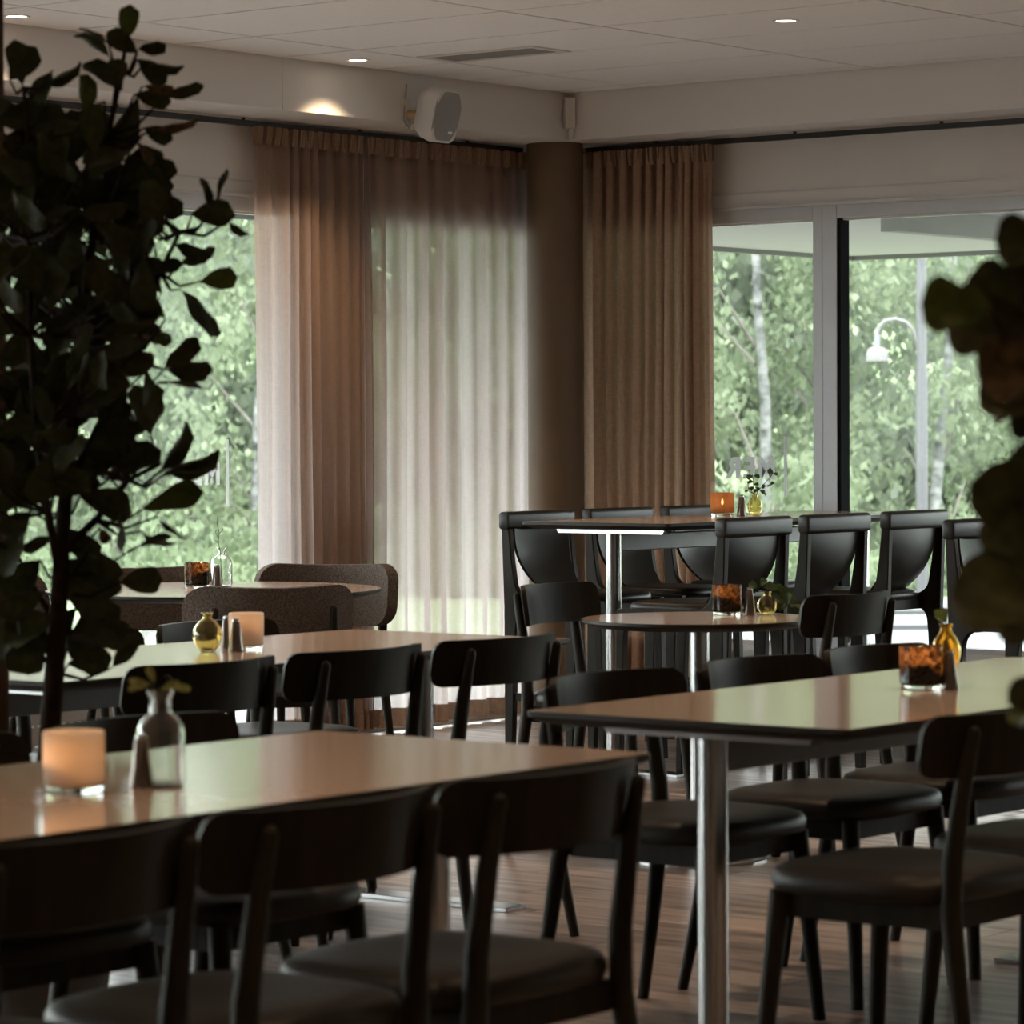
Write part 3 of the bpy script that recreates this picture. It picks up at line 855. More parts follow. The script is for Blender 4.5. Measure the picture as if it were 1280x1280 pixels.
def make_arm(label):
    t = thing('upholstered_chair', label, 'chair', (0, 0, 0), 0, 'grey wool chairs at the large round table')
    seat_pad(0.235, 0.25, 0.42, 0.49).build('seat', M['wool'], t, angle=60)
    P, Q = rail_grid(0.285, 0.675, 0.245, -0.262, 0.13, 0.05, 0.18, 0.075, 40, 10, 0.012)
    # round the pad by shrinking thickness towards the outline
    b = MB(); b.slab(P, Q); o = b.build('backrest', M['wool'], t, angle=80)
    mo = o.modifiers.new('bevel', 'BEVEL'); mo.width = 0.018; mo.segments = 3; mo.limit_method = 'ANGLE'
    b = MB()
    b.box((0.145, -0.18, 0.38), (0.165, 0.18, 0.425)); b.box((-0.205, -0.18, 0.38), (-0.185, 0.18, 0.425)); b.box((-0.19, 0.17, 0.38), (0.155, 0.19, 0.425)); b.box((-0.19, -0.19, 0.38), (0.155, -0.17, 0.425))
    b.build('seat_frame', M['blackwood'], t, smooth=False)
    for s_ in (-1, 1):
        b = MB(); b.tube([(0.205, s_ * 0.22, 0.0), (0.168, s_ * 0.19, 0.425)], [0.0125, 0.020], 12); b.build('leg', M['blackwood'], t)
    for s_ in (-1, 1):
        b = MB(); b.tube([(-0.30, s_ * 0.235, 0.0), (-0.24, s_ * 0.218, 0.30), (-0.222, s_ * 0.212, 0.45), (-0.248, s_ * 0.21, 0.60), (-0.272, s_ * 0.208, 0.72)], [0.0135, 0.019, 0.020, 0.018, 0.015], 12, round_end=True); b.build('leg', M['blackwood'], t)
    return t
arm0 = None
def place_arm(x, y, rot, label):
    global arm0
    if arm0 is None:
        arm0 = make_arm(label); arm0.location = (x, y, 0); arm0.rotation_euler = (0, 0, rot); return arm0
    return dup(arm0, (x, y, 0), rot, label)

def table_top(hx, hy, r, z1, th, name, parent, n=5):
    ro = rrect(-hx, -hy, hx, hy, r, n)
    def ring(sc, z): return [(p[0] - math.copysign(min(abs(p[0]), sc), p[0]), p[1] - math.copysign(min(abs(p[1]), sc), p[1]), z) for p in ro]
    b = MB()
    b.rings([ring(0.0015, z1), ring(0.004, z1)], False, True)
    b.build('tabletop', M['laminate'], parent, smooth=False)
    b = MB(); b.rings([ring(0.035, z1 - th), ring(0.006, z1 - th * 0.55), ring(0, z1 - th * 0.4), ring(0, z1 - 0.001), ring(0.002, z1 - 0.0003)], True, False)
    b.build('table_edge', M['tableedge'], parent, angle=30)

def rect_table(cx, cy, hx, hy, h, label, posts, pr=0.031):
    t = thing('table', label, 'table', (cx, cy, 0))
    table_top(hx, hy, 0.02, h, 0.028, 'tabletop', t)
    for py in posts:
        b = MB(); b.lathe([(pr, 0.012), (pr, h - 0.045)], 28, (0, py, 0)); b.build('post', M['chrome'], t)
        b = MB(); b.box((-hx * 0.93 if h > 0.9 else -0.33, py - 0.045, 0.0), (hx * 0.93 if h > 0.9 else 0.33, py + 0.045, 0.014)); b.build('foot', M['chrome'], t, smooth=False, bevel=0.002)
        b = MB(); b.prism([(-0.26, h - 0.029), (-0.25, h - 0.045), (0.25, h - 0.045), (0.26, h - 0.029)], 1, py - 0.025, py + 0.025); b.build('arm', M['chrome'], t, smooth=False)
    b = MB(); b.box((-0.016, posts[0] + pr * 0.9, h - 0.115), (0.016, posts[1] - pr * 0.9, h - 0.05)); b.build('beam', M['steel'], t, smooth=False, bevel=0.004)
    return t

rect_table(-3.945, 3.95, 0.40, 1.0, 0.75, 'beige dining table with the glowing frosted candle and clear bottle, nearest table', (-0.86, 0.86))
rect_table(-3.905, 6.545, 0.395, 1.005, 0.75, 'beige dining table with the dark copper candle and amber bottle', (-0.89, 0.86))
rect_table(-6.09, 6.55, 0.405, 1.0, 0.75, 'beige dining table with the round yellow glass bottle, in the middle row', (-0.85, 0.83))
rect_table(-7.79, 11.48, 0.355, 1.0, 0.975, 'high counter table with dark edge along the right windows behind the leather bar chairs', (-0.87, 0.94))
rect_table(-5.59, 11.24, 0.355, 1.0, 0.975, 'second high counter table half hidden behind the big dark foreground leaves', (-0.87, 0.94))

def round_table(cx, cy, r, h, label, base_r):
    t = thing('round_table', label, 'table', (cx, cy, 0))
    b = MB(); b.lathe([(0, h), (r - 0.003, h)], 64); b.build('tabletop', M['laminate'], t)
    b = MB(); b.lathe([(0, h - 0.026), (r - 0.045, h - 0.026), (r - 0.005, h - 0.013), (r, h - 0.009), (r, h - 0.001), (r - 0.003, h - 0.0003)], 64); b.build('table_edge', M['tableedge'], t, angle=30)
    b = MB(); b.lathe([(0.031, 0.02), (0.031, h - 0.026)], 28); b.build('post', M['chrome'], t)
    b = MB(); b.lathe([(0, 0), (base_r, 0), (base_r, 0.006), (base_r - 0.01, 0.012), (0.05, 0.022), (0.0, 0.022)], 48); b.build('base', M['chrome'], t)
    return t
round_table(-6.00, 8.62, 0.365, 0.748, 'small round table with a copper candle and trailing ivy', 0.212)
round_table(-8.60, 9.21, 0.62, 0.75, 'large round table with grey wool chairs by the tall left window', 0.34)

# chairs ------------------------------------------------------------------
# nearest table: near side faces -X (rot pi), far side faces +X
place_chair(-3.44, 4.22, pi, 'black dining chair on the near side of the frosted-candle table, at its far corner')
place_chair(-3.44, 3.70, pi, 'black dining chair on the near side of the frosted-candle table, second from its far corner')
place_chair(-3.44, 3.18, pi, 'black dining chair on the near side of the frosted-candle table, third from its far corner')
place_chair(-4.375, 4.70, 0, 'black dining chair behind the frosted-candle table beside the clear bottle')
place_chair(-4.375, 4.13, 0, 'black dining chair behind the frosted-candle table, below the glowing candle')
# right table
place_chair(-3.44, 5.64, pi, 'black dining chair with brown seat at the near side of the copper-candle table')
place_chair(-3.44, 6.25, pi, 'black dining chair at the near side of the copper-candle table, behind the brown-seated one')
place_chair(-4.345, 6.20, 0, 'black dining chair behind the copper-candle table, nearest its pointed left corner')
place_chair(-4.345, 6.79, 0, 'black dining chair behind the copper-candle table, middle of three')
place_chair(-4.345, 7.32, 0, 'black dining chair behind the copper-candle table, directly behind the copper candle')
# middle table
place_chair(-5.625, 5.77, pi, 'black dining chair before the yellow-bottle table, right below the yellow bottle')
place_chair(-5.625, 6.32, pi, 'black dining chair before the yellow-bottle table, middle of three')
place_chair(-5.625, 6.88, pi, 'black dining chair before the yellow-bottle table, at its far end near the pillar')
place_chair(-6.55, 7.24, 0, 'black dining chair behind the yellow-bottle table, backrest behind the lit candle')
place_chair(-6.55, 6.67, 0, 'black dining chair behind the yellow-bottle table, partly hidden by the tree leaves')
place_chair(-6.55, 6.10, 0, 'black dining chair behind the yellow-bottle table, hidden behind the tree trunk')
# small round table
place_chair(-6.34, 8.62, radians(7), 'black dining chair at the small round table facing right, in front of the pillar', (0.96, 0.92, 1.065))
place_chair(-5.64, 8.60, pi, 'black dining chair with its back to the viewer at the small round table with ivy', (0.96, 0.92, 1.065))
# high tables
place_bar(-8.19, 10.98, 0, 'black leather bar chair on the pillar side of the high table, nearest the sheer curtain')
place_bar(-8.19, 11.54, 0, 'black leather bar chair on the pillar side of the high table, middle of three')
place_bar(-8.19, 12.10, 0, 'black leather bar chair on the pillar side of the high table, behind the orange candle')
place_bar(-7.35, 10.55, pi, 'black leather bar chair with its back to the viewer, nearest the ivy table')
place_bar(-7.35, 11.11, pi, 'black leather bar chair with its back to the viewer, middle of three before the window')
place_bar(-7.35, 11.70, pi, 'black leather bar chair with its back to the viewer, beside the street lamp')
place_bar(-5.99, 10.76, 0, 'black leather bar chair at the second high table, half behind dark foreground leaves')
# wool chairs
place_arm(-7.99, 8.79, radians(143), 'grey wool chair turning its broad back, behind the lit candle and yellow bottle')
place_arm(-8.82, 10.02, radians(-66), 'grey wool chair in front of the brown curtain at the large round table')
place_arm(-9.13, 9.50, radians(-28), 'grey wool chair by the tall left window, half hidden by tree leaves')
place_arm(-9.06, 8.90, radians(34), 'grey wool chair seen side-on left of the tree trunk')

# ================================================================ TABLE ITEMS
def candle(x, y, z, label, kind, r=0.047, h=0.095, flame_z=0.05, foff=(0, 0), watt=1.0):
    t = thing('candle_holder', label, 'candle', (x, y, z))
    m = {'frost': M['frost'], 'copper': M['copper'], 'amber': M['ambertrans']}[kind]
    b = MB(); b.lathe([(0, 0.0), (r * 0.90, 0.0), (r * 0.93, 0.003), (r * 0.95, 0.010), (0, 0.011)], 32); b.build('glass_base', M['glass'], t)
    b = MB(); b.lathe([(r * 0.9, 0.012), (r * 0.98, 0.016), (r, h * 0.6), (r * 1.0, h), (r * 0.97, h + 0.001), (r * 0.95, h), (r * 0.95, h * 0.6), (r * 0.92, 0.018), (0.0, 0.016)], 32); b.build('cup', m, t)
    b = MB(); b.lathe([(0, 0.018), (0.02, 0.018), (0.02, flame_z - 0.012), (0, flame_z - 0.012)], 20, (foff[0], foff[1], 0)); b.build('wax', M['wax'], t)
    b = MB(); b.lathe([(0.0005, flame_z - 0.010), (0.0045, flame_z - 0.004), (0.0055, flame_z + 0.003), (0.003, flame_z + 0.012), (0.0004, flame_z + 0.019)], 12, (foff[0], foff[1], 0)); b.build('flame', M['flame'], t)
    l = bpy.data.lights.new('candle_glow', 'POINT'); l.energy = CANDLE_W * watt; l.color = (1.0, 0.58, 0.28); l.shadow_soft_size = 0.007
    o = bpy.data.objects.new('candle_glow', l); COL.objects.link(o); o.parent = t; o.location = (foff[0], foff[1], flame_z + 0.006)
    return t
M['ambertrans'] = fabric('amber_frosted_glass', (0.40, 0.20, 0.085), 0.22, 0.55, 200)

def shaker(x, y, z, label):
    t = thing('shaker', label, 'shaker', (x, y, z), 0, 'cone-shaped metal shakers')
    b = MB(); b.lathe([(0, 0), (0.0205, 0), (0.021, 0.002), (0.0105, 0.078), (0.009, 0.08)], 28); b.build('body', M['pepper'], t)
    b = MB(); b.lathe([(0.0095, 0.079), (0.010, 0.083), (0.008, 0.087), (0.0, 0.088)], 20); b.build('cap', M['chrome'], t)
    return t
def bottle(name, x, y, z, prof, m, label, n=32, th=0.0025):
    t = thing(name, label, 'bottle', (x, y, z))
    inner = [(max(r - th, 0.0005), zz if i else zz + th * 1.5) for i, (r, zz) in enumerate(prof)]
    p = [(0.0, prof[0][1])] + prof + [(prof[-1][0] - th, prof[-1][1] + 0.0005)] + inner[::-1][1:] + [(0.0, prof[0][1] + th * 1.5)]
    b = MB(); b.lathe(p, n); b.build('glass_body', m, t)
    return t
def leaf_mesh(L=1.0, wd=0.62, cup=0.10, curl=0.12, m=None, lobes=0, name='leaf', n=7):
    b = MB(); P = []
    for i in range(n + 1):
        s_ = i / n
        w = wd / 2 * (max(0.0, 1 - abs(2 * s_ ** 1.25 - 1.08) ** 2.5) ** 0.5) * (0.72 + 0.30 * s_) 
        if lobes: w *= 1 + 0.13 * sin(s_ * 3.2 * pi)
        if i == 0: w = 0.012
        if i == n: w = 0.03
        row = []
        for j in range(5):
            v = -1 + j / 2
            row.append((s_ * L, v * w, cup * (abs(v) ** 1.5) * w * 2 - curl * (s_ ** 2) * L * 0.6 + 0.03 * sin(s_ * 9 + v * 2)))
        P.append(row)
    b.grid(P)
    return b.mesh(name, m, True, 80)
IVY = [leaf_mesh(1, 0.95, 0.12, 0.10, M['ivy'], 1), leaf_mesh(1, 0.8, 0.2, 0.2, M['ivy'], 1)]
def put_leaf(me, base, tip, normal, parent, size=None):
    bx = Vector(tip) - Vector(base); L = bx.length; bx.normalize()
    n = Vector(normal); n = n - bx * n.dot(bx)
    if n.length < 1e-3: n = bx.orthogonal()
    n.normalize(); y = n.cross(bx)
    mm = Matrix((bx, y, n)).transposed().to_4x4()
    o = linkmesh('leaf', me, parent)
    mm = Matrix.Translation(base) @ mm @ Matrix.Scale(L if size is None else size, 4)
    o.matrix_basis = mm
    return o
TOCAM = Vector((0.6, -0.78, 0.1)).normalized()
RIGHT = Vector((0.788, 0.616, 0)); UP = Vector((0, 0, 1))
def sprig(t, stems, leaves, me=None, stem_r=0.0014):
    """stems: list of polylines in (right, up, depth) metres; leaves: (r, u, depth, angle, length)"""
    def q(p): return RIGHT * p[0] + UP * p[1] + Vector((-0.616, 0.788, 0)) * (p[2] if len(p) > 2 else 0)
    b = MB()
    for st in stems: b.tube([q(p) for p in st], stem_r, 5)
    b.build('stem', M['twig'] if me is None else me[1], t)
    rr = random.Random(len(leaves))
    for i, (r, u, d, a, ln) in enumerate(leaves):
        base = q((r, u, d)); tip = base + (RIGHT * cos(radians(a)) + UP * sin(radians(a))) * ln
        put_leaf((IVY if me is None else me[0])[i % 2], base, tip, TOCAM + Vector((rr.uniform(-.5, .5), rr.uniform(-.5, .5), rr.uniform(-.2, .9))), t)

# nearest table
candle(-3.925, 3.870, 0.75, 'frosted white candle holder glowing orange on the nearest table', 'frost', 0.050, 0.098, 0.058, (-0.010, -0.024), 0.6)
shaker(-3.885, 3.985, 0.75, 'dark metal cone shaker between the glowing frosted candle and the clear bottle')
bt = bottle('glass_bottle', -3.875, 4.02, 0.75, [(0.034, 0.001), (0.039, 0.006), (0.040, 0.085), (0.037, 0.100), (0.028, 0.113), (0.019, 0.120), (0.0175, 0.142), (0.022, 0.152), (0.023, 0.156)], M['glass'], 'clear glass bottle with a yellowish sprig on the nearest table')
SP = ([leaf_mesh(1, 0.5, 0.2, 0.2, M['sprig']), leaf_mesh(1, 0.4, 0.2, 0.3, M['sprig'])], M['twig'])
sprig(bt, [[(0, 0.06), (-0.005, 0.15), (-0.02, 0.175)], [(0, 0.06), (0.005, 0.15), (0.025, 0.165)]], [(-0.015, 0.168, 0, 190, 0.04), (-0.02, 0.165, 0.01, 160, 0.035), (-0.01, 0.17, 0, 110, 0.03), (0.015, 0.165, 0, -10, 0.035), (0.0, 0.158, -.01, 20, 0.035)], SP)
# right table
candle(-3.925, 6.50, 0.75, 'dark copper-mottled candle holder beside the tall amber bottle', 'copper', 0.048, 0.096, 0.072, (0.012, -0.020), 9.0)
shaker(-3.872, 6.535, 0.75, 'dark metal cone shaker right of the copper candle on the right dining table')
bt = bottle('amber_bottle', -3.928, 6.615, 0.75, [(0.012, 0.001), (0.016, 0.004), (0.024, 0.035), (0.0325, 0.070), (0.033, 0.085), (0.026, 0.105), (0.014, 0.122), (0.0115, 0.130), (0.0155, 0.138), (0.016, 0.140)], M['amberglass'], 'teardrop amber glass bottle with one green sprig on the right dining table')
sprig(bt, [[(0, 0.05), (0.002, 0.14), (0.006, 0.20), (0.006, 0.24)]], [(0.004, 0.175, 0, 215, 0.035), (0.005, 0.165, 0, 240, 0.025)])
# middle table
candle(-6.13, 6.69, 0.75, 'frosted pink-white candle holder glowing beside the round yellow bottle', 'frost', 0.047, 0.097, 0.075, (0.008, -0.012), 0.6)
shaker(-6.085, 6.600, 0.75, 'dark metal cone shaker in front of the lit frosted candle on the middle table')
shaker(-6.20, 6.69, 0.75, 'dark metal cone shaker half hidden behind the round yellow bottle')
bottle('yellow_bottle', -6.145, 6.555, 0.75, [(0.018, 0.001), (0.021, 0.004), (0.034, 0.020), (0.0405, 0.042), (0.037, 0.062), (0.024, 0.080), (0.013, 0.088), (0.011, 0.094), (0.015, 0.102), (0.0165, 0.104)], M['yellowglass'], 'round yellow glass bottle with a flared lip on the middle table')
# small round table
candle(-6.02, 8.80, 0.748, 'copper-mottled candle holder on the small round ivy table', 'copper', 0.0465, 0.095, 0.072, (0.004, -0.024), 9.0)
shaker(-5.955, 8.83, 0.748, 'slim metal cone shaker right of the copper candle on the ivy table')
bt = bottle('amber_vase', -5.925, 8.885, 0.748, [(0.018, 0.001), (0.022, 0.004), (0.032, 0.022), (0.033, 0.034), (0.024, 0.052), (0.012, 0.060), (0.011, 0.064), (0.0145, 0.070), (0.015, 0.072)], M['yellowglass'], 'small round amber vase with trailing ivy on the small round table')
sprig(bt, [[(0, 0.05), (0.0, 0.075), (-0.02, 0.09), (-0.03, 0.085)], [(0, 0.05), (0.004, 0.08), (0.03, 0.075), (0.055, 0.05), (0.075, 0.02)], [(0.03, 0.075), (0.06, 0.06), (0.085, 0.045)]],
      [(-0.03, 0.085, 0, 150, 0.03), (-0.02, 0.09, 0, 60, 0.03), (-0.01, 0.085, 0, 20, 0.03), (0.01, 0.075, 0, 40, 0.028), (0.02, 0.07, 0, -70, 0.03), (0.03, 0.07, 0, 60, 0.03), (0.045, 0.055, -.01, 70, 0.038), (0.05, 0.04, -.02, 150, 0.03), (0.06, 0.05, 0, 30, 0.035), (0.055, 0.05, -.02, 240, 0.035), (0.07, 0.035, -.01, -20, 0.04), (0.075, 0.03, -.02, -15, 0.04), (0.065, 0.03, 0, 190, 0.035), (0.085, 0.04, 0, -30, 0.03), (0.05, 0.055, 0, 100, 0.035), (0.062, 0.03, -.02, 90, 0.04)])
# high table
candle(-7.915, 11.54, 0.975, 'amber glass candle holder with visible flame on the high table', 'amber', 0.049, 0.096, 0.055, (0, 0), 0.9)
shaker(-7.85, 11.585, 0.975, 'slim metal cone shaker right of the amber candle on the high table')
bt = bottle('amber_vase', -7.82, 11.64, 0.975, [(0.020, 0.001), (0.024, 0.004), (0.031, 0.030), (0.031, 0.045), (0.022, 0.068), (0.012, 0.076), (0.012, 0.082), (0.0145, 0.088)], M['yellowglass'], 'small amber vase with an upright ivy sprig on the high table')
sprig(bt, [[(0, 0.06), (-0.005, 0.10), (-0.008, 0.15), (-0.01, 0.17)], [(0, 0.06), (0.01, 0.10), (0.045, 0.14), (0.06, 0.155), (0.075, 0.178)], [(0.06, 0.155), (0.062, 0.125)], [(0, 0.09), (-0.025, 0.10), (-0.03, 0.135)]],
      [(-0.01, 0.165, 0, 200, 0.026), (-0.005, 0.165, 0, -10, 0.026), (-0.008, 0.14, 0, 170, 0.018), (-0.006, 0.13, 0, 0, 0.022), (-0.006, 0.12, 0, 220, 0.022), (0.0, 0.12, 0, -40, 0.022), (-0.028, 0.13, 0, 90, 0.014), (-0.028, 0.105, 0, 200, 0.016), (0.012, 0.105, 0, 190, 0.02), (0.02, 0.105, 0, -30, 0.024), (0.03, 0.11, 0, 70, 0.02), (0.035, 0.098, 0, -60, 0.018), (0.075, 0.176, 0, 150, 0.026), (0.075, 0.176, 0, -20, 0.02), (0.062, 0.125, 0, 40, 0.022), (0.062, 0.128, 0, 215, 0.014)])
# large round table
candle(-8.715, 9.24, 0.75, 'dark brown candle holder with a copper gleam on the large round table', 'copper', 0.048, 0.094, 0.078, (0.024, 0.0), 7.0)
shaker(-8.64, 9.27, 0.75, 'slim metal cone shaker beside the clear twig bottle on the large round table')
bt = bottle('glass_bottle', -8.70, 9.36, 0.75, [(0.034, 0.001), (0.040, 0.006), (0.041, 0.085), (0.036, 0.103), (0.022, 0.115), (0.013, 0.120), (0.0125, 0.132), (0.019, 0.142), (0.02, 0.145)], M['glass'], 'clear glass bottle with a bare twig on the large round table')
sprig(bt, [[(0, 0.02), (-0.004, 0.13), (-0.012, 0.17), (-0.008, 0.20), (-0.016, 0.24), (-0.012, 0.27)], [(-0.010, 0.165), (-0.03, 0.178), (-0.028, 0.195), (-0.036, 0.20)], [(-0.008, 0.20), (0.006, 0.213), (0.004, 0.222)], [(-0.012, 0.185), (-0.022, 0.205), (-0.018, 0.215)]], [])

# ================================================================ FOREGROUND PLANTS
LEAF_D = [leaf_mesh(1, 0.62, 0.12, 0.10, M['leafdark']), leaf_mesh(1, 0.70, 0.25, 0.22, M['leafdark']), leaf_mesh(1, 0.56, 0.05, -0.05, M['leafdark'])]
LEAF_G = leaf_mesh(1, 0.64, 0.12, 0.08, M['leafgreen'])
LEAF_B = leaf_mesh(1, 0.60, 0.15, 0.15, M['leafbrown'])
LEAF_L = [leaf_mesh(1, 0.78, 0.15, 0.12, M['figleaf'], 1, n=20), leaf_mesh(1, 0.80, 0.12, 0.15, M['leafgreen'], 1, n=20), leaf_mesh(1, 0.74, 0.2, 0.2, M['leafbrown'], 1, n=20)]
FWD = Vector((-0.616, 0.788, 0))
F_PX = 4235.0
def world(px, py, d):
    """photograph pixel at depth d (metres) -> point in the room"""
    v = Mrot @ Vector(((px - 640) / F_PX, -(py - 640) / F_PX, -1.0))
    return Vector((0, 0, 1.33)) + v * d

def foliage_plant(t, leaves, trunk, rnd, meshes, ratio):
    """leaves: (x0, y0, x1, y1, visible width, depth, tone)"""
    tw = MB()
    for (x0, y0, x1, y1, w, d, tone) in leaves:
        base = world(x0, y0, d); tip = world(x1, y1, d + rnd.uniform(-0.03, 0.03))
        L = (tip - base).length; ax = (tip - base).normalized()
        full = L * ratio; vis = min(1.0, (w / F_PX * d) / full)
        view = (Vector((0, 0, 1.33)) - base).normalized()
        n = view - ax * view.dot(ax); n.normalize()
        ang = math.acos(max(0.12, vis)) * (1 if rnd.random() < 0.6 else -1)
        n = Matrix.Rotation(ang, 3, ax) @ n
        me = meshes[tone] if not isinstance(meshes[tone], list) else rnd.choice(meshes[tone])
        put_leaf(me, base, tip, n, t)
        # petiole to the nearest branch point
        best = min(trunk, key=lambda p: (p - base).length + (0.06 if p.z > base.z else 0))
        midp = (best + base) / 2 + Vector((0, 0, -0.02))
        tw.tube([best, midp, base], [0.0045, 0.0035, 0.002], 5, caps=False)
    return tw

rt = random.Random(11)
tree = thing('fiddle_leaf_tree', 'tall dark fiddle-leaf tree in the left foreground', 'potted tree', (0, 0, 0))
D0 = 7.0
trunkpx = [(48, 1150), (56, 1000), (62, 920), (68, 840), (74, 740), (80, 640), (92, 520), (104, 400), (118, 280), (135, 170), (152, 90), (158, 50)]
tr = [world(x, y, D0) for x, y in trunkpx]
b = MB(); b.tube([(tr[0].x - 0.02, tr[0].y, 0.30)] + tr, [0.024, 0.024, 0.024, 0.0235, 0.021, 0.019, 0.016, 0.013, 0.011, 0.009, 0.007, 0.005, 0.004], 12); b.build('trunk', M['bark'], tree)
br2px = [(74, 720), (60, 640), (45, 540), (38, 420), (36, 300), (35, 180), (30, 110)]
br3px = [(84, 610), (130, 520), (170, 430), (200, 340), (225, 290)]
br4px = [(76, 690), (120, 650), (160, 600), (200, 580)]
br5px = [(70, 780), (45, 740), (20, 690)]
brs = []
for bp_, dd in ((br2px, -0.10), (br3px, 0.08), (br4px, 0.12), (br5px, 0.05)):
    pts = [world(x, y, D0 + dd * min(1, i / 2)) for i, (x, y) in enumerate(bp_)]
    b = MB(); b.tube(pts, [0.010 - 0.006 * i / (len(pts) - 1) for i in range(len(pts))], 8); b.build('branch', M['bark'], tree)
    brs += pts
LV = [
    (158, 50, 163, 6, 29, 0, 'g'), (172, 66, 134, 40, 30, 0, 'd'), (140, 76, 97, 40, 9, 0, 'd'), (136, 56, 100, 34, 8, .05, 'd'), (172, 62, 207, 58, 20, 0, 'd'),
    (182, 78, 229, 88, 13, 0, 'd'), (172, 74, 208, 104, 34, .05, 'd'), (205, 122, 254, 106, 22, 0, 'd'), (168, 118, 214, 128, 40, 0, 'd'), (178, 108, 216, 112, 14, -.05, 'b'), (150, 112, 106, 76, 26, 0, 'd'),
    (143, 112, 148, 72, 30, -.04, 'd'), (106, 140, 110, 92, 28, -.03, 'g'), (50, 106, 104, 84, 12, 0, 'd'), (28, 106, 18, 50, 46, 0, 'd'), (12, 100, 45, 60, 36, .05, 'd'), (66, 88, 44, 138, 26, 0, 'd'),
    (190, 162, 249, 153, 14, -.03, 'b'), (170, 205, 222, 215, 44, 0, 'd'), (180, 160, 215, 175, 30, 0, 'd'), (172, 178, 192, 208, 16, -.05, 'b'), (264, 264, 253, 222, 13, 0, 'd'), (270, 256, 285, 211, 10, 0, 'd'),
    (240, 268, 292, 268, 34, 0, 'd'), (286, 276, 310, 296, 12, 0, 'd'), (216, 306, 262, 322, 26, 0, 'd'), (222, 330, 270, 312, 20, .05, 'd'), (250, 352, 297, 346, 37, 0, 'g'), (226, 362, 276, 418, 28, 0, 'd'), (178, 338, 230, 332, 22, 0, 'd'),
    (205, 462, 248, 424, 30, 0, 'd'), (208, 462, 266, 464, 32, .03, 'd'), (198, 478, 256, 484, 8, .04, 'd'), (192, 418, 214, 428, 22, .04, 'g'), (170, 500, 205, 488, 26, 0, 'd'), (196, 592, 240, 532, 20, 0, 'd'), (200, 590, 276, 572, 22, 0, 'd'), (205, 594, 272, 582, 12, -.04, 'd'),
    (180, 636, 254, 614, 36, 0, 'g'), (150, 590, 200, 560, 34, 0, 'd'), (100, 620, 165, 640, 40, 0, 'd'), (150, 728, 203, 724, 48, 0, 'd'), (110, 690, 150, 720, 30, 0, 'd'), (100, 780, 165, 800, 56, 0, 'd'), (80, 800, 130, 838, 50, .05, 'd'), (140, 835, 172, 792, 26, 0, 'd'),
    (75, 700, 150, 740, 50, .05, 'd'), (60, 790, 10, 838, 46, 0, 'd'), (70, 770, 5, 800, 40, 0, 'd'), (65, 670, 30, 690, 22, 0, 'd'), (30, 660, 0, 720, 36, 0, 'd'), (20, 760, 0, 830, 40, 0, 'd'), (160, 690, 216, 668, 9, 0, 'd'), (196, 646, 232, 676, 6, 0, 'd'), (176, 664, 218, 684, 7, .03, 'd'),
    (150, 640, 150, 690, 12, 0, 'd'), (125, 660, 135, 680, 22, -.05, 'b'), (30, 170, 0, 190, 30, -.05, 'b'), (0, 205, 44, 222, 24, -.05, 'b'), (20, 150, 38, 165, 10, -.05, 'b'), (60, 180, 78, 186, 8, -.06, 'b'),
    (95, 760, 45, 815, 50, .05, 'd'), (80, 720, 130, 770, 52, 0, 'd'), (90, 790, 150, 760, 52, .04, 'd'), (50, 700, 5, 745, 46, .03, 'd'), (55, 740, 0, 770, 44, 0, 'd'), (45, 790, 35, 845, 40, 0, 'd'), (85, 830, 140, 822, 44, 0, 'd'), (75, 660, 125, 700, 46, .04, 'd'), (40, 640, 0, 668, 44, 0, 'd'),
    (40, 180, 74, 130, 40, 0, 'd'), (70, 180, 104, 140, 44, 0, 'd'), (100, 190, 130, 150, 40, 0, 'd'), (60, 260, 90, 200, 50, 0, 'd'), (110, 250, 150, 200, 46, .04, 'd'), (120, 300, 160, 240, 40, 0, 'd'), (160, 260, 180, 300, 34, 0, 'd'), (190, 245, 228, 268, 30, .03, 'd'), (20, 300, 70, 260, 50, 0, 'd'), (0, 290, 30, 240, 40, 0, 'd'),
    (0, 460, 40, 420, 46, 0, 'd'), (30, 500, 85, 470, 40, 0, 'd'), (100, 480, 150, 440, 48, 0, 'd'), (110, 560, 170, 530, 44, 0, 'd'), (60, 560, 20, 590, 44, 0, 'd'), (90, 400, 150, 380, 50, 0, 'd'), (150, 420, 195, 380, 44, 0, 'd'), (60, 350, 20, 390, 44, 0, 'd'), (150, 340, 185, 400, 40, 0, 'd'), (0, 640, 35, 600, 46, 0, 'd'), (165, 545, 195, 515, 26, 0, 'd'), (90, 620, 120, 590, 40, 0, 'd'),
]
leaves = [(a, bb, c, dd, w, D0 + off, k) for a, bb, c, dd, w, off, k in LV]
def inpoly(x, y, poly):
    r = False; j = len(poly) - 1
    for i in range(len(poly)):
        xi, yi = poly[i]; xj, yj = poly[j]
        if (yi > y) != (yj > y) and x < (xj - xi) * (y - yi) / (yj - yi) + xi: r = not r
        j = i
    return r
MASS = [(-30, 130), (60, 120), (120, 115), (200, 125), (215, 215), (228, 265), (222, 330), (212, 400), (200, 470), (196, 550), (172, 625), (110, 640), (40, 640), (-30, 660)]
while len(leaves) < 299:
    x = rt.uniform(-30, 215); y = rt.uniform(120, 650)
    if not inpoly(x, y, MASS): continue
    a = rt.uniform(0, 2 * pi); L = rt.uniform(50, 70)
    x1 = x + L * cos(a); y1 = y + L * sin(a)
    if not inpoly(x1, y1, MASS): continue
    leaves.append((x, y, x1, y1, L * rt.uniform(0.36, 0.68), D0 + rt.uniform(-0.28, 0.3), 'd' if rt.random() < 0.96 else rt.choice('ggb')))
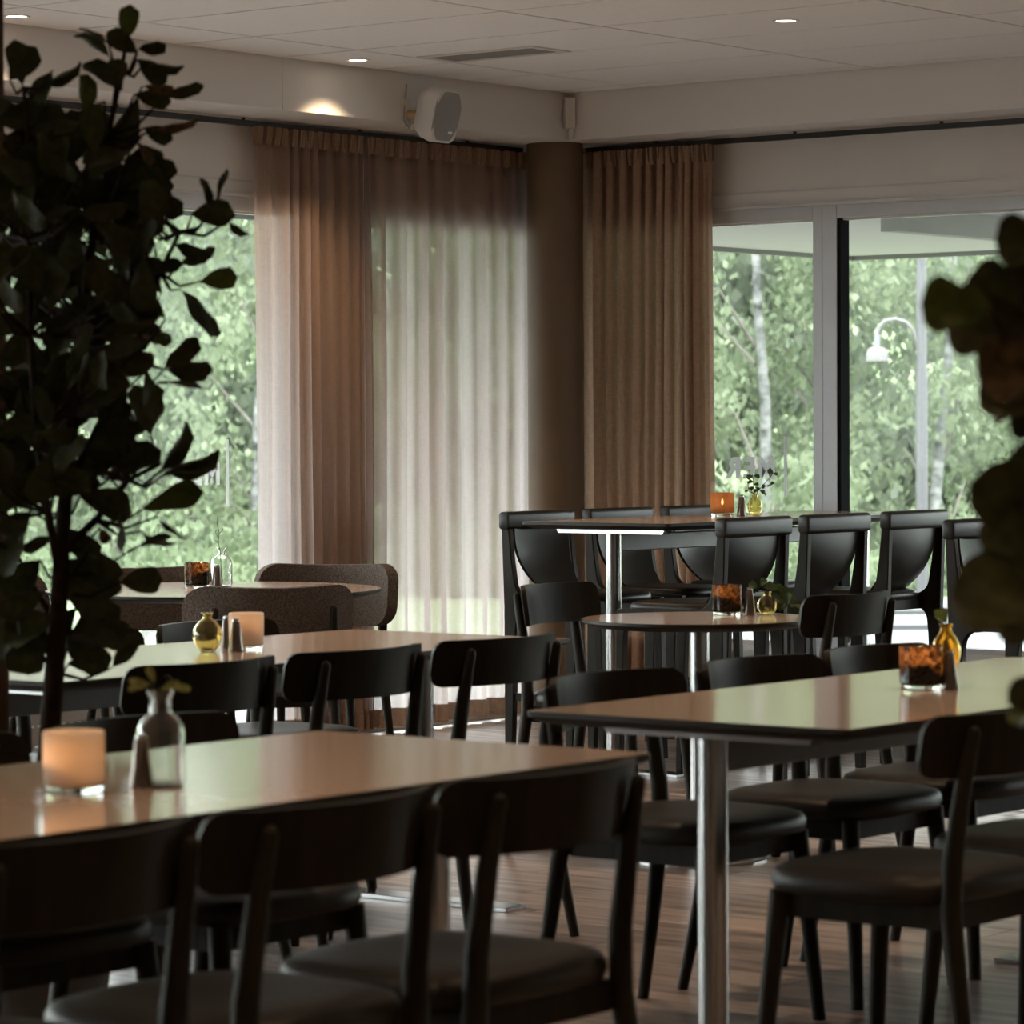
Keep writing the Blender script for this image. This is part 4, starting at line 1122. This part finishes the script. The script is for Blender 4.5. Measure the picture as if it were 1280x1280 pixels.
tw = foliage_plant(tree, leaves, tr[2:] + brs, rt, {'d': LEAF_D, 'g': LEAF_G, 'b': LEAF_B}, 0.66)
o = tw.build('twigs', M['bark'], tree); o['kind'] = 'stuff'
px_, py_ = tr[0].x - 0.02, tr[0].y
b = MB(); b.lathe([(0, 0), (0.13, 0), (0.175, 0.30), (0.18, 0.32), (0.165, 0.32), (0.16, 0.28), (0, 0.27)], 36, (px_, py_, 0)); b.build('pot', M['pot'], tree)
b = MB(); b.lathe([(0, 0.305), (0.162, 0.295)], 30, (px_, py_, 0)); b.build('soil', M['soil'], tree)

plant = thing('fiddle_leaf_plant', 'dark big-leaved fig plant reaching in from the right foreground', 'potted plant', (0, 0, 0))
D1 = 4.0
tp = [world(x, y, D1) for x, y in ((1420, 1200), (1415, 1000), (1405, 800), (1395, 600), (1380, 420), (1360, 300))]
b = MB(); b.tube([(tp[0].x, tp[0].y, 0.3)] + tp, [0.016, 0.016, 0.015, 0.013, 0.011, 0.009, 0.006], 10); b.build('trunk', M['bark'], plant)
bb2 = []
for pxs in (((1398, 640), (1340, 560), (1300, 470), (1270, 420)), ((1405, 800), (1350, 740), (1300, 720)), ((1380, 420), (1330, 360), (1290, 320)), ((1410, 900), (1350, 860), (1300, 850))):
    pts = [world(x, y, D1) for x, y in pxs]; bb2 += pts
    b = MB(); b.tube(pts, [0.007, 0.006, 0.005, 0.003][:len(pts)], 8); b.build('branch', M['bark'], plant)
RL = [(1330, 300, 1244, 300, 84, .0, 'd'), (1335, 360, 1250, 350, 90, .05, 'd'), (1240, 385, 1152, 378, 94, -.08, 'g'), (1300, 420, 1185, 392, 104, 0, 'd'), (1300, 400, 1210, 350, 80, .03, 'd'), (1330, 440, 1222, 470, 100, -.04, 'b'), (1335, 500, 1225, 500, 64, 0, 'd'), (1300, 480, 1235, 420, 60, .05, 'b'),
      (1320, 530, 1262, 525, 50, 0, 'd'), (1270, 485, 1240, 532, 12, 0, 'd'), (1330, 620, 1216, 606, 84, 0, 'd'), (1320, 600, 1262, 572, 60, .03, 'd'), (1310, 700, 1235, 640, 84, 0, 'd'), (1310, 690, 1250, 660, 80, .06, 'd'), (1330, 752, 1192, 742, 108, -.05, 'd'), (1310, 720, 1215, 725, 86, 0, 'd'), (1340, 790, 1245, 775, 70, 0, 'd'), (1320, 830, 1262, 880, 48, 0, 'd'), (1300, 850, 1270, 905, 30, .05, 'g'),
      (1360, 350, 1300, 300, 80, 0, 'd'), (1400, 520, 1320, 480, 90, 0, 'd'), (1400, 650, 1330, 700, 90, 0, 'd'), (1420, 420, 1460, 350, 90, 0, 'd'), (1430, 600, 1500, 560, 90, 0, 'd'), (1430, 750, 1510, 760, 90, 0, 'd')]
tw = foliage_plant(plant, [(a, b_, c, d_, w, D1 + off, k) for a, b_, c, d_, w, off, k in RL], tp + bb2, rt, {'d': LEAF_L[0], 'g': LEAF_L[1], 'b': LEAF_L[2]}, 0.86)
o = tw.build('twigs', M['bark'], plant); o['kind'] = 'stuff'
b = MB(); b.lathe([(0, 0), (0.13, 0), (0.175, 0.30), (0.18, 0.32), (0.165, 0.32), (0.16, 0.28), (0, 0.27)], 36, (tp[0].x, tp[0].y, 0)); b.build('pot', M['pot'], plant)
b = MB(); b.lathe([(0, 0.305), (0.162, 0.295)], 30, (tp[0].x, tp[0].y, 0)); b.build('soil', M['soil'], plant)

# ================================================================ OUTSIDE
def ld(lat, d, z):   # lateral / depth along the diagonal of the room corner
    return (0.788 * lat - 0.616 * d, 0.616 * lat + 0.788 * d, z)
def gz(d): return -0.15 - 0.031 * max(0.0, d - 14.0) if d < 62 else -1.64 + 0.045 * (d - 62) + 0.5 * max(0.0, d - 95)
ds = [-30, 0, 14, 20, 30, 40, 52, 62, 80, 95, 105, 115, 125]
lats = [-120, -60, -30, -15, -5, 0, 5, 15, 30, 60, 120]
b = MB(); b.grid([[ld(l, d, gz(d) - 0.02) for d in ds] for l in lats]); struct(b.build('ground', M['grass'], smooth=True))
b = MB(); P = [[ld(l, d, gz(d) + 0.0) for d in (-20, 0, 14, 20, 23.5)] for l in (-60, -20, 0, 20, 60)]; b.grid(P); struct(b.build('terrace', M['paving'], smooth=False))
b = MB(); P = [[ld(l + (d - 30) * 0.03, d, gz(d) + 0.01) for d in (29, 40, 52, 55)] for l in (0.2, 10, 30, 70)]; b.grid(P); road = struct(b.build('road', M['asphalt'], smooth=False))
for d in (36.5, 43.5):
    b = MB(); b.grid([[ld(l, d, gz(d) + 0.06), ld(l, d + 0.5, gz(d) + 0.06)] for l in (0.4, 20, 70)]); b.grid([[ld(l, d, gz(d) - .05), ld(l, d, gz(d) + 0.06)] for l in (0.4, 20, 70)]); b.build('kerb', M['kerb'], road, smooth=False)

# canopy over the terrace
CX, CY, CZ = -12.3, 19.5, 2.5
b = MB(); b.box((CX, YR + 0.25, CZ), (6.0, CY, CZ + 0.3)); b.box((CX, -6, CZ), (XL - TW, YR + 0.25, CZ + 0.3))
can = struct(b.build('roof', M['canopy'], smooth=False))
b = MB(); b.box((CX - 0.03, CY, CZ - 0.03), (6.0, CY + 0.03, CZ + 0.3)); b.box((CX - 0.03, -6, CZ - 0.03), (CX, CY, CZ + 0.3)); b.build('edge_profile', M['canopyedge'], can, smooth=False)
b = MB(); b.box((-9.54, 15.4, 2.378), (-9.43, CY - 0.05, CZ)); b.build('beam', M['concrete'], can, smooth=False)

# street lamp
LP = Vector(ld(6.55, 54.0, gz(54.0)))
t = thing('street_lamp', 'tall grey street lamp pole with a low curved arm and white bell lamp', 'street lamp', LP)
b = MB(); b.tube([(0, 0, 0), (0, 0, 3.65)], 0.098, 16); b.tube([(0, 0, 3.65), (0, 0, 7.5)], [0.086, 0.07], 16); b.build('pole', M['polegrey'], t)
arm = [RIGHT * a + UP * c for a, c in ((-0.06, 4.10), (-0.12, 4.28), (-0.25, 4.42), (-0.42, 4.47), (-0.58, 4.44), (-0.68, 4.33), (-0.71, 4.2))]
b = MB(); b.tube(arm, 0.035, 10); b.build('arm', M['lampwhite'], t)
b = MB(); b.tube([RIGHT * -0.71 + UP * 4.23, RIGHT * -0.71 + UP * 4.02], 0.045, 12); b.build('lamp_neck', pbr('lamp_neck', (0.12, 0.13, 0.16), 0.5), t)
b = MB(); cpt = RIGHT * -0.71
b.lathe([(0.0, 4.03), (0.09, 4.025), (0.15, 3.98), (0.178, 3.90), (0.182, 3.80), (0.0, 3.81)], 24, (cpt.x, cpt.y, 0)); b.build('lamp_shade', M['lampwhite'], t)

# trees
def foliage_mesh(name, m, clumps, rnd, size, droop=0.6):
    b = MB()
    vs = []; fs = []
    for (c, rx, ry, rz, n) in clumps:
        for _ in range(n):
            a = rnd.uniform(0, 2 * pi); rr = rnd.random() ** 0.45; zz = rnd.uniform(-1, 1)
            h = sqrt(1 - zz * zz)
            p = Vector((c[0] + rx * rr * h * cos(a), c[1] + ry * rr * h * sin(a), c[2] + rz * rr * zz))
            s_ = size * rnd.uniform(0.6, 1.5)
            u = Vector((rnd.uniform(-1, 1), rnd.uniform(-1, 1), rnd.uniform(-0.5, 0.5))).normalized()
            w = Vector((rnd.uniform(-1, 1), rnd.uniform(-1, 1), -droop - rnd.random())).normalized()
            k = len(vs)
            vs += [p - u * s_ * 0.38, p + w * s_ * 0.5 + u * s_ * 0.05, p + u * s_ * 0.35 + w * s_ * 0.1, p - w * s_ * 0.5]
            fs.append((k, k + 1, k + 2, k + 3))
    me = bpy.data.meshes.new(name); me.from_pydata([tuple(v) for v in vs], [], fs); me.materials.append(m); me.update()
    return me
def make_tree(lat, d, kind, rnd, label, group):
    z0 = gz(d)
    t = thing('birch_tree' if kind == 0 else 'broadleaf_tree', label, 'tree', ld(lat, d, z0), rnd.uniform(0, 6), group)
    h = rnd.uniform(10, 13)
    b = MB(); pts = [(0.15 * sin(k * 1.3), 0.15 * cos(k), h * k / 7) for k in range(8)]
    b.tube(pts, [0.125 * (1 - 0.115 * k) for k in range(8)], 10); b.build('trunk', M['birch'] if kind == 0 else M['darkbark'], t)
    cl = []
    bb_ = MB()
    for k in range(34):
        zc = rnd.uniform(0.10, 1.0) * h
        rad = 2.6 * (1 - 0.55 * zc / h) * rnd.uniform(0.35, 1.0); a = rnd.uniform(0, 2 * pi)
        c = (rad * cos(a), rad * sin(a), zc)
        cl.append((c, rnd.uniform(0.7, 1.2), rnd.uniform(0.7, 1.2), rnd.uniform(0.6, 1.3), 190))
        if k % 2 == 0:
            bb_.tube([(0.1 * cos(a), 0.1 * sin(a), max(1.0, zc - 0.9)), (c[0] * 0.6, c[1] * 0.6, zc + 0.1), c], [0.04, 0.025, 0.008], 5, caps=False)
    o = bb_.build('branches', M['darkbark'], t); o['kind'] = 'stuff'
    me = foliage_mesh('foliage', M['fol1'] if kind == 0 else M['fol2'], cl, rnd, 0.155)
    o = linkmesh('foliage', me, t); o['kind'] = 'stuff'
    return t
rt2 = random.Random(21)
lab = ['pale green birch with a white trunk at the wood edge outside', 'green broadleaf tree at the wood edge outside']
TL = {(4.45, 60.5): 'white-barked birch behind the grey window lettering', (-13.5, 64): 'green broadleaf tree beyond the left frame edge', (-10.6, 63): 'pale birch seen through the fiddle-leaf tree, far left outside', (-7.6, 66): 'green broadleaf tree outside the tall left window',
      (-4.6, 63): 'pale birch outside, hidden behind the brown gathered curtain', (-1.4, 66): 'green broadleaf tree glowing through the sheer curtain', (1.6, 64): 'pale birch outside, behind the round pillar', (6.2, 66.5): 'green broadleaf tree right behind the street lamp arm',
      (8.0, 62.5): 'pale birch just right of the street lamp pole', (10.6, 66): 'green broadleaf tree behind the right foreground leaves', (13.6, 64): 'pale birch beyond the right frame edge', (16.8, 66): 'green broadleaf tree farthest right outside', (-16.8, 66): 'pale birch farthest left outside'}
for lat, d, kd in [(4.45, 60.5, 0), (-13.5, 64, 1), (-10.6, 63, 0), (-7.6, 66, 1), (-4.6, 63, 0), (-1.4, 66, 1), (1.6, 64, 0), (6.2, 66.5, 1), (8.0, 62.5, 0), (10.6, 66, 1), (13.6, 64, 0), (16.8, 66, 1), (-16.8, 66, 0)]:
    make_tree(lat, d, kd, rt2, TL[(lat, d)], 'trees outside')
cl = []
for k in range(760):
    lat = rt2.uniform(-34, 34); d = rt2.uniform(70, 92)
    cl.append((ld(lat, d, gz(d) + rt2.uniform(-0.5, 11)), rt2.uniform(1.2, 2.2), rt2.uniform(1.2, 2.2), rt2.uniform(1.0, 2.0), 130))
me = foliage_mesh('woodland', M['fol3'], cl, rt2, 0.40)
o = linkmesh('woodland', me); o['kind'] = 'stuff'; tag(o, 'haze-tinted green woodland far behind the birches', 'woods')
cl = []
for k in range(260):
    lat = rt2.uniform(-30, 30); d = rt2.uniform(57.5, 62)
    cl.append((ld(lat, d, gz(d) + rt2.uniform(0.0, 1.1)), rt2.uniform(0.5, 1.1), rt2.uniform(0.5, 1.1), rt2.uniform(0.4, 0.8), 120))
me = foliage_mesh('undergrowth', M['fol2'], cl, rt2, 0.17)
o = linkmesh('undergrowth', me); o['kind'] = 'stuff'; tag(o, 'low green undergrowth at the foot of the trees beyond the road', 'shrubs')
